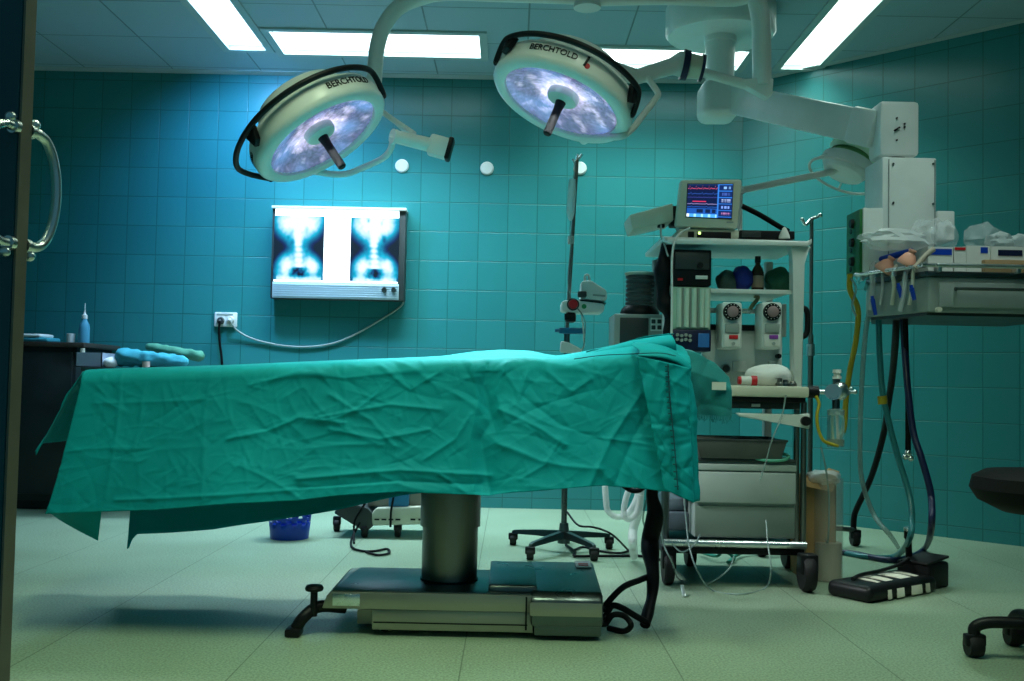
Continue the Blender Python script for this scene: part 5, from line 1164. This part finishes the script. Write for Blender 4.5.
b = MB(); q0 = P(575, 331, yp); b.span((P(559, 333, yp).x, yp, P(559, 333.5, yp).z), (P(586, 333, yp).x, yp+.02, P(586, 328, yp).z), .005); b.cyl(P(555, 330.5, yp+.01), P(560, 330.5, yp+.01), .008)
tag(b.build('blue_bracket', mat('steel_blue_plastic', (.01,.15,.30), .4)), 'blue cross bar clamped to the drip stand under the pump', 'bracket')
b = MB(); b.prism([P(560, 352, yp), P(561, 341, yp), P(568, 342, yp), P(580, 348, yp), P(584, 354, yp)], (0, .05, 0), .008); tag(b.build('white_handset', white), 'white handset lying on the drip stand just above the drape', 'handset')
hose('drip_line', [qq(581, 312, -.02), P(583, 325, yp-.03), P(584, 340, yp-.03), P(583.5, 347, yp-.03), P(578, 353, yp-.03)], .004, paper, 'white tube looping from the pump down behind the drape', 'tube')
# ------------------------------------------------------------------ x-ray viewer on the back wall
yw = YB-.11
xv = thing('film_viewer', 'lit x-ray film viewer box mounted on the back wall', 'film viewer', V((P(338, 255, yw).x, YB-.06, P(338, 301, yw).z)))
def vq(px, py, dy=0): q = P(px, py, yw); return V((q.x, yw+dy, q.z))
x0, x1, z0, z1 = vq(271.5, 250).x, vq(405, 250).x, vq(338, 299.5).z, vq(338, 208).z
b = MB(); b.span((x0, yw, z0), (x1, YB-.001, z1), .004); b.build('case', dgrey, xv)
b = MB(); b.span((x0-.004, yw-.02, z1-.012), (x1+.004, YB-.001, z1+.006), .003); b.build('top_rail', paper, xv)
zl_ = z0+.115
b = MB(); b.span((x0+.02, yw-.004, zl_), (x1-.045, yw+.002, z1-.014)); b.build('light_panel', mat('viewer_panel', (.9,.95,1), .3, emit=2.6, ecol=(.82,.95,1)), xv)
lv = mat('pale_blue_grille', (.42,.55,.62), .4)
b = MB(); b.span((x0+.015, yw-.012, z0+.004), (x1-.035, yw+.002, zl_-.004), .002)
for k in range(6): b.span((x0+.02, yw-.016, z0+.016+.015*k), (x1-.04, yw-.010, z0+.022+.015*k), .001)
b.build('grille', lv, xv)
for px in (384.5, 394):
    b = MB(); q = vq(px, 288.5); b.cyl((q.x, yw-.012, z0+.07), (q.x, yw-.03, z0+.07), .018, .015, 20); b.build('knob', dsteel, xv)
def xray(seed):
    r = random.Random(seed); rots = [(r.uniform(.3, .7), r.uniform(.02, .4), r.uniform(.04, .1)) for _ in range(7)]
    def f(u_, v_):
        x = (u_-.5)*2
        ax = abs(x+.03*math.sin(v_*5))
        n1 = .5+.5*mnoise.noise(V((u_*6, v_*7, seed))); n2 = .5+.5*mnoise.noise(V((u_*16, v_*18, seed+5)))
        wid = 1.02-.66*math.exp(-((v_-.46)/.24)**2)
        soft = 1/(1+math.exp((ax-wid)/.10))
        spine = math.exp(-(ax/.15)**2)*(.95+.25*math.sin(v_*75)*(v_ > .42))
        top = math.exp(-((v_-.12)/.24)**2)*math.exp(-(ax/.95)**4)*1.0
        pel = math.exp(-((v_-.78)/.16)**2)*math.exp(-((ax-.48)/.36)**2)*1.1
        low = math.exp(-((v_-.985)/.05)**2)*.55*(ax < .9)
        cav = math.exp(-((v_-.88)/.085)**4)*math.exp(-((ax+.25*(v_-.88))/.42)**4)*(.70-.35*n2)
        val = soft*(.34+.42*n1*.8)+spine*.75*(v_ < .8)+top*.85+pel*.8+low-cav+(n2-.5)*.26*soft
        for (a_, b_, c_) in rots: val -= .22*math.exp(-((x-(a_-.5)*2.2)**2+((v_-b_)*1.5)**2)/(c_*c_))
        val = max(0, min(1.25, val))
        k = val*.80
        return V((1.7*max(0, k-.55)**1.2, .006+.98*max(0, k-.14)**1.2, .010+1.12*max(0, k-.10)**1.02))*1.5
    return f
xm_ = emis_attr('xray_film', 1.0, .25)
for k, (a0, a1, lab) in enumerate(((274, 324, 'left x-ray film of a pelvis on the lit viewer'), (350.5, 399.0, 'right x-ray film of a pelvis on the lit viewer'))):
    za_, zb_2 = zl_+.010, z1-.06+(.0 if k == 0 else -.002)
    xa_, xb_ = vq(a0, 250).x, vq(a1, 250).x
    o = screen('xray_film', (xa_, yw-.008, za_), (xb_, yw-.008, za_), (xb_, yw-.008, zb_2), (xa_, yw-.008, zb_2), 70, 90, xray(3+k), xm_, None)
    tag(o, lab, 'x-ray film', 'x-ray films on the viewer'); sd = o.modifiers.new('thickness', 'SOLIDIFY'); sd.thickness = .0008
# socket, plugs and cables
sk = thing('wall_socket', 'white double wall socket left of the film viewer', 'socket', V((P(225.5, 320, YB-.01).x, YB-.012, P(225, 327, YB).z)))
def wq(px, py, d): q = P(px, py, YB-d); return V((q.x, YB-d, q.z))
b = MB(); q0, q1 = wq(214, 326.5, .02), wq(237, 312.5, .02); b.span((q0.x, YB-.02, q0.z), (q1.x, YB, q1.z), .006); b.build('face_plate', white, sk)
for px in (220.5, 231):
    b = MB(); q = wq(px, 320, .02); b.box(q, (.055, .004, .06), bev=.002); ins = b.build('socket_insert', paper, sk)
b = MB(); q = wq(225, 314.5, .022); b.box(q, (.11, .003, .012)); b.build('marking_strip', greyp, sk)
def plug(px, py, m, lab):
    b = MB(); q = wq(px, py, .045); b.cyl(q+V((0, .022, 0)), q, .026, .02, 18); b.cyl(q, q+V((0, -.012, -.01)), .014, .008, 12); return tag(b.build('power_plug', m), lab, 'plug')
plug(219.8, 320.5, dgrey, 'dark plug in the left half of the wall socket'); plug(229.5, 319.5, paper, 'white plug in the right half of the wall socket')
hose('socket_cable', [wq(220, 321, .06), wq(219, 330, .05), wq(220, 345, .03), wq(222, 362, .03), wq(223, 400, .03)], .008, blackhose, 'dark cable hanging straight down from the wall socket', 'cable')
hose('socket_cable', [wq(229.5, 320, .06), wq(238, 331, .03), wq(258, 340.5, .015), wq(292, 346.5, .012), wq(325, 345, .012), wq(352, 336, .012), wq(385, 317, .012), wq(401, 306, .012), wq(404, 300, .03)], .006, greyp, 'white cable sagging from the wall socket to the film viewer', 'cable')
for k, (px, py, lab) in enumerate(((402, 166, 'white round wall cover, leftmost, right of the left surgical lamp'), (487, 168.5, 'white round wall cover, middle one, below the gap between the lamps'), (580, 168.5, 'white round wall cover behind the drip stand hook'))):
    q = wq(px, py, .0); M = axes(q, (1,0,0), (0,0,1), (0,-1,0)); b = MB(); b.lathe([(.046, 0), (.046, .008), (.038, .016), (.001, .018)], M, 32); tag(b.build('wall_cover', white), lab, 'wall cover', 'round wall covers')
# ------------------------------------------------------------------ cabinet and things at the left
yc = 6.42
cbn = thing('side_cabinet', 'dark brown cabinet with overhanging worktop against the back wall at far left', 'cabinet', V((P(40, 480, yc).x, 6.7, 0)))
x1c = P(74, 420, yc).x; ztc = P(50, 342, yc).z; x0c = x1c-1.1
wood = mat('dark_cabinet', (.012,.018,.020), .45, var=.2)
b = MB(); b.span((x0c, yc, .06), (x1c, YB-.01, ztc-.03), .004); b.span((x0c+.03, yc+.05, 0), (x1c-.02, YB-.01, .06)); cbb = b.build('carcass', wood, cbn)
b = MB(); b.span((x0c-.02, yc-.03, ztc-.03), (P(86, 342, yc).x, YB-.01, ztc), .004); b.build('worktop', mat('dark_worktop', (.045,.035,.028), .3, var=.2), cbn)
for k in range(2):
    xa_ = x0c+.02+k*.535; b = MB(); b.span((xa_, yc-.014, .10), (xa_+.525, yc, ztc-.06), .004); dd = b.build('door', wood, cbn)
    b = MB(); hx = xa_+(.47 if k == 0 else .05); b.tube([(hx, yc-.014, .62), (hx, yc-.04, .63), (hx, yc-.04, .73), (hx, yc-.014, .74)], .006, 8, 3); b.build('handle', dsteel, dd)
for k, (w_, h_, m_, lab) in enumerate(((.21, .030, bluecl, 'folded pale blue towel at the bottom of the pile on the dark cabinet'), (.17, .022, whitecl, 'folded white towel on top of the pile on the dark cabinet'))):
    q = V((P(38 - 4*k, 335, 6.6).x, 6.6, ztc+.001+.0305*k)); b = MB(); b.box(q+V((0, 0, h_/2)), (w_, .2, h_), bev=.012, seg=3)
    bmesh.ops.subdivide_edges(b.bm, edges=b.bm.edges[:], cuts=2)
    for v in b.bm.verts: v.co.z += .006*mnoise.noise(v.co*14)*(v.co.z > q.z+.004)
    tag(b.build('folded_towel', m_), lab, 'towel', 'towel pile on the cabinet')
q = V((P(71, 335, 6.6).x, 6.6, ztc)); M = Matrix.Translation(q); b = MB(); b.lathe([(.001, 0), (.024, 0), (.027, .06), (.024, .062), (.022, .004), (.001, .004)], M, 24, caps=False); tag(b.build('paper_cup', paper), 'small white cup on the dark cabinet beside the blue bottle', 'cup')
bb = thing('spray_bottle', 'blue bottle with thin white spout at the end of the dark cabinet', 'bottle', V((P(84, 335, 6.6).x, 6.6, ztc))); M = Matrix.Translation(bb.location)
b = MB(); b.lathe([(.001, 0), (.034, 0), (.036, .008), (.034, .10), (.030, .125), (.016, .150), (.014, .165)], M, 28); b.build('body', mat('pale_blue_bottle', (.10,.38,.55), .2, alpha=.85), bb)
b = MB(); b.lathe([(.017, .160), (.017, .182), (.008, .19), (.003, .215), (.002, .26), (.001, .26)], M, 20); b.build('spout', paper, bb)
# table behind the drape with bundles
yt = 6.15
it = thing('instrument_table', 'low pale steel table behind the drape, holding wrapped bundles, at left', 'table', V((P(150, 400, yt).x, yt+.25, 0)))
xt0, xt1 = P(80, 380, yt).x, P(205, 380, yt).x; ztt = P(140, 368, yt).z
b = MB(); b.span((xt0, yt, ztt-.025), (xt1, yt+.5, ztt), .005); b.build('top', steel, it)
for x_ in (P(140, 380, yt).x, xt1-.03):
    for y_ in (yt+.04, yt+.46): b = MB(); b.cyl((x_, y_, 0), (x_, y_, ztt-.02), .012); b.build('leg', steel, it)
pb = mat('pale_lilac_plastic', (.30,.36,.46), .4, var=.06)
b = MB(); q0, q1 = P(75, 371, yt+.05), P(102, 357, yt+.05)
for u_ in ((q0.x, yt+.05, q1.x, yt+.056), (q0.x, yt+.25, q1.x, yt+.256), (q0.x, yt+.05, q0.x+.006, yt+.25), (q1.x-.006, yt+.05, q1.x, yt+.25)): b.span((u_[0], u_[1], ztt), (u_[2], u_[3], ztt+q1.z-q0.z))
b.span((q0.x, yt+.05, ztt), (q1.x, yt+.25, ztt+.005)); tag(b.build('plastic_bin', pb), 'pale lilac open plastic bin at the left end of the table behind the drape', 'bin')
b = MB(); q = P(80, 354, yt+.15); b.box((q.x, q.y, ztt+.01+.03), (.04, .05, .06), bev=.01); b.cyl((q.x+.015, q.y, ztt+.03), (q.x+.015, q.y, ztt+.115), .014); tag(b.build('small_jar', cream), 'small cream jar standing in the lilac bin', 'jar')
def roll(px0, py0, px1, py1, Y, r0, r1, m, name, lab, cat, seed):
    a, c_ = P(px0, py0, Y), P(px1, py1, Y); b = MB(); N = 26; rr = []; d = (c_-a).normalized(); u_, w_ = frame(d)
    for i in range(N+1):
        t = i/N; p = a*(1-t)+c_*t; r = (r0*(1-t)+r1*t)*(.45 if i in (0, N) else .9 if i in (1, N-1) else 1)
        ring_ = []
        for k in range(24):
            an = 2*PI*k/24; q = p+u_*(r*math.cos(an))+w_*(r*math.sin(an)); ring_.append(q+(q-p)*.26*mnoise.noise(q*30+V((seed, 0, 0))))
        rr.append(b.ring(ring_))
    b.skin(rr); o = b.build(name, m, None, sharp=60); tag(o, lab, cat); return o
roll(116, 356.5, 188, 362, yt+.12, .057, .034, bluecl, 'wrapped_bundle', 'pale blue wrapped bundle lying behind the left end of the drape', 'bundle', 3)
b = MB(); 
for px, py in ((141, 360), (163, 361)): q = P(px, py, yt+.06); b.cyl(q+V((-.013, .02, 0)), q+V((.013, .02, 0)), .03, seg=12)
o = roll(146, 346, 204, 357, yt+.26, .026, .034, mat('green_wrap', (.06,.24,.16), .8, var=.15, bump=.3), 'rolled_towel', 'green rolled towel leaning on the pale blue bundle', 'towel', 9)
b.bm.free()
o = crumple(V((P(111, 363, yt+.1).x, yt+.1, ztt+.032)), .045, .05, .033, 61, .12, spikes=.1).build('cotton_pad', whitecl, None, sharp=70); tag(o, 'round white pad beside the pale blue bundle', 'pad')
o = crumple(V((P(98, 365, yt+.30).x, yt+.32, ztt+.02)), .05, .05, .02, 63, .15).build('dark_cloth', clothd, None, sharp=70); tag(o, 'dark green cloth lying between the lilac bin and the white pad', 'cloth')
b = MB(); q = P(146, 364, yt+.03); b.cyl((q.x, yt+.03, ztt), (q.x, yt+.03, ztt+.04), .022, seg=20); tag(b.build('small_tub', mat('pinkish_beige', (.50,.40,.36), .5)), 'small beige tub in front of the pale blue bundle', 'tub')
# ------------------------------------------------------------------ blue basket on the floor
g_ = G(285, 541); bk = thing('waste_basket', 'blue perforated plastic basket on the floor under the drape', 'basket', g_)
r0, hB = .108, .23; M = Matrix.Translation((g_.x, g_.y+r0, 0))
b = MB(); seg_n, rows_n = 48, 12
def rad(t): return r0*(.92+.22*t)
rings = []
zs_ = [0, .02, .05, .078]+[.078+.012*k for k in range(1, 10)]+[.20, hB]
for z in zs_: t = z/hB; rings.append(b.ring([M @ V((rad(t)*math.cos(2*PI*(k+.5*(z > .078 and int(round((z-.078)/.012)) % 2))/seg_n), rad(t)*math.sin(2*PI*(k+.5*(z > .078 and int(round((z-.078)/.012)) % 2))/seg_n), z)) for k in range(seg_n)]))
b.bm.faces.new(rings[0][::-1])
for i in range(len(rings)-1):
    for k in range(seg_n):
        if 3 <= i < 12 and (k+i*2) % 4 < 2 and (i % 3) != 2: continue
        try: b.bm.faces.new((rings[i][k], rings[i][(k+1) % seg_n], rings[i+1][(k+1) % seg_n], rings[i+1][k]))
        except ValueError: pass
o = b.build('basket', bluep, bk, sharp=60); sd = o.modifiers.new('thickness', 'SOLIDIFY'); sd.thickness = .003
b = MB(); b.lathe([(rad(1)-.004, hB-.006), (rad(1)+.006, hB-.006), (rad(1)+.006, hB+.004), (rad(1)-.004, hB+.004), (rad(1)-.004, hB-.006)], M, 48, caps=False); b.build('rim', bluep, bk)
# ------------------------------------------------------------------ wheeled unit on the floor behind the column
yq = 5.55
fu = thing('suction_unit', 'low beige wheeled unit with a dark angled front on the floor behind the table column', 'wheeled unit', V((P(385, 530, yq).x, yq+.1, 0)))
def fq(px, py, dy=0): q = P(px, py, yq+dy); return V((q.x, yq+dy, q.z))
b = MB(); b.prism([fq(372, 526), fq(371, 514), fq(376, 508), fq(440, 506), fq(440, 524)], (0, .34, 0), .012); hs = b.build('body', cream, fu)
b = MB(); b.prism([fq(333, 513), fq(338, 508), fq(352, 503), fq(368, 508), fq(373, 514), fq(371, 529), fq(362, 531), fq(352, 524)], (0, .32, 0), .012); b.build('front_nose', dgrey, fu)
b = MB()
for px in (377, 384, 391, 398, 413, 421): q = fq(px, 519.5); b.box(q+V((0, -.002, 0)), (.026, .006, .008))
b.build('dark_slots', black, hs)
b = MB(); b.span((fq(366, 507).x, yq+.06, fq(380, 508).z), (fq(440, 500).x, yq+.3, fq(380, 488).z), .01); b.build('upper_housing', mat('taupe_plastic', (.26,.25,.21), .5), fu)
b = MB(); b.span((fq(388, 507).x, yq+.02, fq(392, 507).z), (fq(408, 507).x, yq+.07, fq(392, 490).z), .006); b.build('blue_canister', mat('sky_blue_plastic', (.02,.20,.42), .4), fu)
for px, dy in ((337, .22), (365, .02), (398, .05), (430, .25)):
    q = fq(px, 526, dy); caster(fu, q.x, yq+dy, .036, .03, .085)
hose('mains_lead', [fq(360, 528, -.05)+V((0, 0, .03)), G(352, 538, .01), G(352, 547, .008), G(362, 551, .008), G(375, 551, .008), G(387, 549, .008), G(389, 553, .008), G(378, 555, .008), G(366, 552, .008)], .006, blackhose, 'black cord looped on the floor in front of the low wheeled unit', 'cord')
hose('mains_lead', [fq(371, 490, -.03), fq(364, 505, -.03), fq(355, 520, -.04), fq(354, 533, -.06), G(354, 543, .008)], .006, blackhose, 'thin black cord hanging in front of the dark nose of the wheeled unit', 'cord')
hose('mains_lead', [fq(395, 488, -.03), fq(393, 500, -.02), fq(391, 512, -.02), fq(390.5, 527, -.02)], .006, blackhose, 'thin black cord hanging over the beige body of the wheeled unit', 'cord')
# ------------------------------------------------------------------ cables and tubes under the head end
yk_ = 3.85
hose('cable_sleeve', [P(655, 478, yk_), P(652, 495, yk_), P(655, 515, yk_), P(650, 540, yk_), P(651, 556, yk_-.05), P(653, 575, yk_-.12), P(652, 595, 3.68), P(648, 612, 3.62), G(645, 625, .02)], lambda t: .020+.014*math.sin(PI*min(1, t*1.35))**2+.0015*math.sin(t*30), blackhose, 'thick black cable sleeve hanging from the table head to the floor', 'cable sleeve')
hose('white_hose', [P(605, 486, 4.3), P(606, 500, 4.3), P(608, 511, 4.3), P(617, 517, 4.3), P(628, 513, 4.3), P(636, 500, 4.3), P(640, 486, 4.3)], .013, filmw, 'white hose hanging in a wide loop under the drape', 'hose', 'white hoses hanging under the drape')
hose('white_hose', [P(632, 484, 4.25), P(626, 498, 4.25), P(624, 515, 4.25), P(630, 519, 4.25), P(637, 512, 4.25), P(640, 495, 4.25)], .013, filmw, 'white hose hanging in a narrow loop beside the black sleeve', 'hose', 'white hoses hanging under the drape')
hose('white_hose', [P(640, 490, 4.3), P(638, 512, 4.3), P(633, 530, 4.3), P(633, 546, 4.3), G(634, 556, .022)], .019, filmw, 'thick white hose hanging down to the floor beside the black sleeve', 'hose', 'white hoses hanging under the drape')
for k, (pts, r_, lab) in enumerate((
    ([P(619, 482, 4.1), P(630, 490, 4.1), P(640, 490, 4.1), P(648, 482, 4.1)], .010, 'black cable sagging just below the drape hem above the white hoses'),
    ([V((xr+.01, yf+.14, .075)), P(622, 588, 3.6), P(640, 580, 3.7), P(650, 576, 3.74)], .011, 'black cable running from the table base to the black sleeve'),
    ([V((xr+.02, yf+.125, .05)), P(612, 606, 3.55), P(622, 608, 3.55), P(634, 615, 3.56), P(646, 622, 3.57)], .011, 'black cable from the upper plug of the table base to the sleeve foot'),
    ([V((xr+.02, yf+.095, .035)), P(613, 615, 3.5), P(624, 616, 3.5), P(631, 625, 3.46), G(624, 631, .012), G(608, 628, .012)], .010, 'black cable looping on the floor beside the table base'),
    ([G(566, 545, .01), G(575, 552, .01), G(575, 556, .01), G(597, 556, .01), G(615, 556, .01), G(640, 556, .01), G(662, 560, .01)], .007, 'thin black cable lying along the floor between drip stand and trolley'),
    ([G(574, 550, .008), G(584, 547, .008), G(600, 551, .008), G(620, 553, .008), G(634, 549, .008)], .006, 'thin black cable lying in a curve behind the drip stand casters'),
    ([P(567, 512, sc_.y-.05), P(578, 525, 4.95), P(592, 527, 4.9), P(603, 530, 4.9), P(614, 536, 4.9), G(628, 550, .01)], .005, 'thin black cord arching over the right legs of the drip stand'))):
    hose('floor_cable', pts, r_, blackhose, lab, 'cable')
for pts, lab in (
    ([P(684, 498, 4.33), P(686, 520, 4.30), P(689, 545, 4.24), P(697, 570, 4.18), G(712, 590, .006), G(740, 594, .006), G(765, 588, .006), P(771, 570, 4.25), P(768, 545, 4.30), P(766, 520, 4.36)], 'clear thin tube looping from the trolley down to the floor and back up'),
    ([P(672, 544, 4.33), P(682, 552, 4.30), P(694, 545, 4.32), P(700, 535, 4.36)], 'clear thin tube draped round the left end of the trolley foot bar'),
    ([P(659, 520, 4.2), P(664, 545, 4.2), P(672, 562, 4.2), G(680, 580, .006), G(706, 584, .006), P(728, 570, 4.3), P(734, 556, 4.36)], 'clear thin tube trailing on the floor from the left trolley caster'),
    ([P(646, 500, 3.9), P(643, 520, 3.9), P(648, 530, 3.9), P(652, 518, 3.88), P(647, 545, 3.9), P(641, 552, 3.9)], 'clear thin tube tangled round the black cable sleeve'),
    ([P(786, 395, 4.28), P(782, 415, 4.28), P(772, 440, 4.28), P(766, 462, 4.34), P(760, 480, 4.37)], 'clear thin tube hanging over the front of the work surface')):
    hose('clear_line', pts, .0035, clear, lab, 'tube')
hose('green_tubing', [G(700, 552, .02), G(716, 556, .03), G(724, 551, .05), G(734, 558, .02), G(728, 562, .012), G(742, 553, .02), G(770, 552, .012)], .008, mat('green_tube', (.03,.28,.20), .4), 'green tubing tangled on the floor under the trolley', 'tubing')
# ------------------------------------------------------------------ foot switch
fs_c = G(893, 596); ang = math.radians(20)
fw = thing('foot_switch', 'black double foot switch with white straps on the floor at right', 'foot switch', fs_c)
g0, g1 = G(862, 604), G(954, 589); dd_ = V((g1.x-g0.x, g1.y-g0.y+.03, 0)); L_ = dd_.length; dd_.normalize(); pp_ = V((-dd_.y, dd_.x, 0)); R3 = Matrix((dd_, pp_, V((0,0,1)))).transposed()
oc = V(g0)+dd_*L_/2+pp_*.07
def fl(u_, v_, z): return oc+dd_*u_+pp_*v_+V((0, 0, z))
b = MB(); b.box(fl(-.06, .01, .033), (L_*.76, .21, .066), R3, .028, 4); b.build('body', black, fw)
b = MB(); b.box(fl(L_/2-.07, .02, .055), (.15, .16, .11), R3, .012, 3); b.build('pedal_block', black, fw)
b = MB(); b.box(fl(L_/2-.07, .01, .118), (.17, .13, .012), R3 @ Matrix.Rotation(-.12, 3, 'Y'), .005); b.build('pedal', rubber, fw)
for u_, w_ in ((-.095, .05), (.02, .075), (.10, .03), (-.17, .025)):
    b = MB(); n_ = []
    for t in range(13):
        a = -PI*.5+0; 
        an = PI*t/12; n_.append((.01-.109*math.cos(an), .010+.060*math.sin(an)**.45))
    rr = [b.ring([fl(u_-w_/2, v_, z_), fl(u_+w_/2, v_, z_), fl(u_+w_/2, v_*.97, z_-.004), fl(u_-w_/2, v_*.97, z_-.004)]) for v_, z_ in n_]
    b.skin(rr); b.build('strap', mat('cream_strap', (.75,.72,.60), .7, var=.12), fw)
b = MB(); b.tube([fl(-.24, .03, .074), fl(-.15, .05, .080), fl(-.02, .05, .084), fl(.1, .04, .10), fl(.16, .03, .12)], .008, 8, 6); b.build('lead', black, fw)
b = MB(); b.cyl(fl(L_/2-.08, .08, .11), fl(L_/2-.10, .07, .20), .014); b.cyl(fl(L_/2-.10, .07, .20), fl(L_/2-.103, .068, .235), .019); b.build('stem', black, fw)
b = MB(); b.cyl(fl(L_/2-.103, .068, .235), fl(L_/2-.105, .067, .248), .020); b.build('chrome_ring', chrome, fw)
# ------------------------------------------------------------------ stool at the right edge
so = thing('stool', 'black round swivel stool on a caster base at the right edge', 'stool', V((0, 0, 0)))
cs_ = P(1050, 490, 3.25); cxx, cyy = cs_.x, 3.25; so.location = (cxx, cyy, 0); ORG[so.name] = V((cxx, cyy, 0))
zt_s, zb_s = P(1040, 470, 3.25).z, P(1040, 514, 3.25).z; rS = cxx-P(975.5, 490, 3.25).x; hS = zt_s-zb_s; M = Matrix.Translation((cxx, cyy, zb_s))
b = MB(); b.lathe([(.001, .0), (rS*.6, .004), (rS*.90, hS*.28), (rS, hS*.55), (rS*.96, hS*.82), (rS*.8, hS*.96), (.001, hS)], M, 56); b.build('seat', mat('black_vinyl', (.004,.005,.005), .65, var=.1, spec=.15), so)
b = MB(); b.cyl((cxx, cyy, .1), (cxx, cyy, zb_s+.005), .025); b.cyl((cxx, cyy, .07), (cxx, cyy, .16), .04); b.build('gas_column', black, so)
for k, (px, py) in enumerate(((974, 655), (1010, 690))):
    pass
ends = [G(974, 657)]
base_a = math.atan2(ends[0].y-cyy, ends[0].x-cxx); rl_ = math.hypot(ends[0].y-cyy, ends[0].x-cxx)
for k in range(5):
    a = base_a+2*PI*k/5; d_ = V((math.cos(a), math.sin(a), 0)); e = V((cxx, cyy, 0))+d_*rl_
    b = MB(); b.tube([V((cxx, cyy, .12)), V((cxx, cyy, .118))+d_*rl_*.35, V((cxx, cyy, .112))+d_*rl_*.8, V((cxx, cyy, .095))+d_*rl_*.98, V((cxx, cyy, .07))+d_*rl_], .019, 12, 6); b.build('leg', black, so)
    caster(so, e.x, e.y, .036, .045, .074)
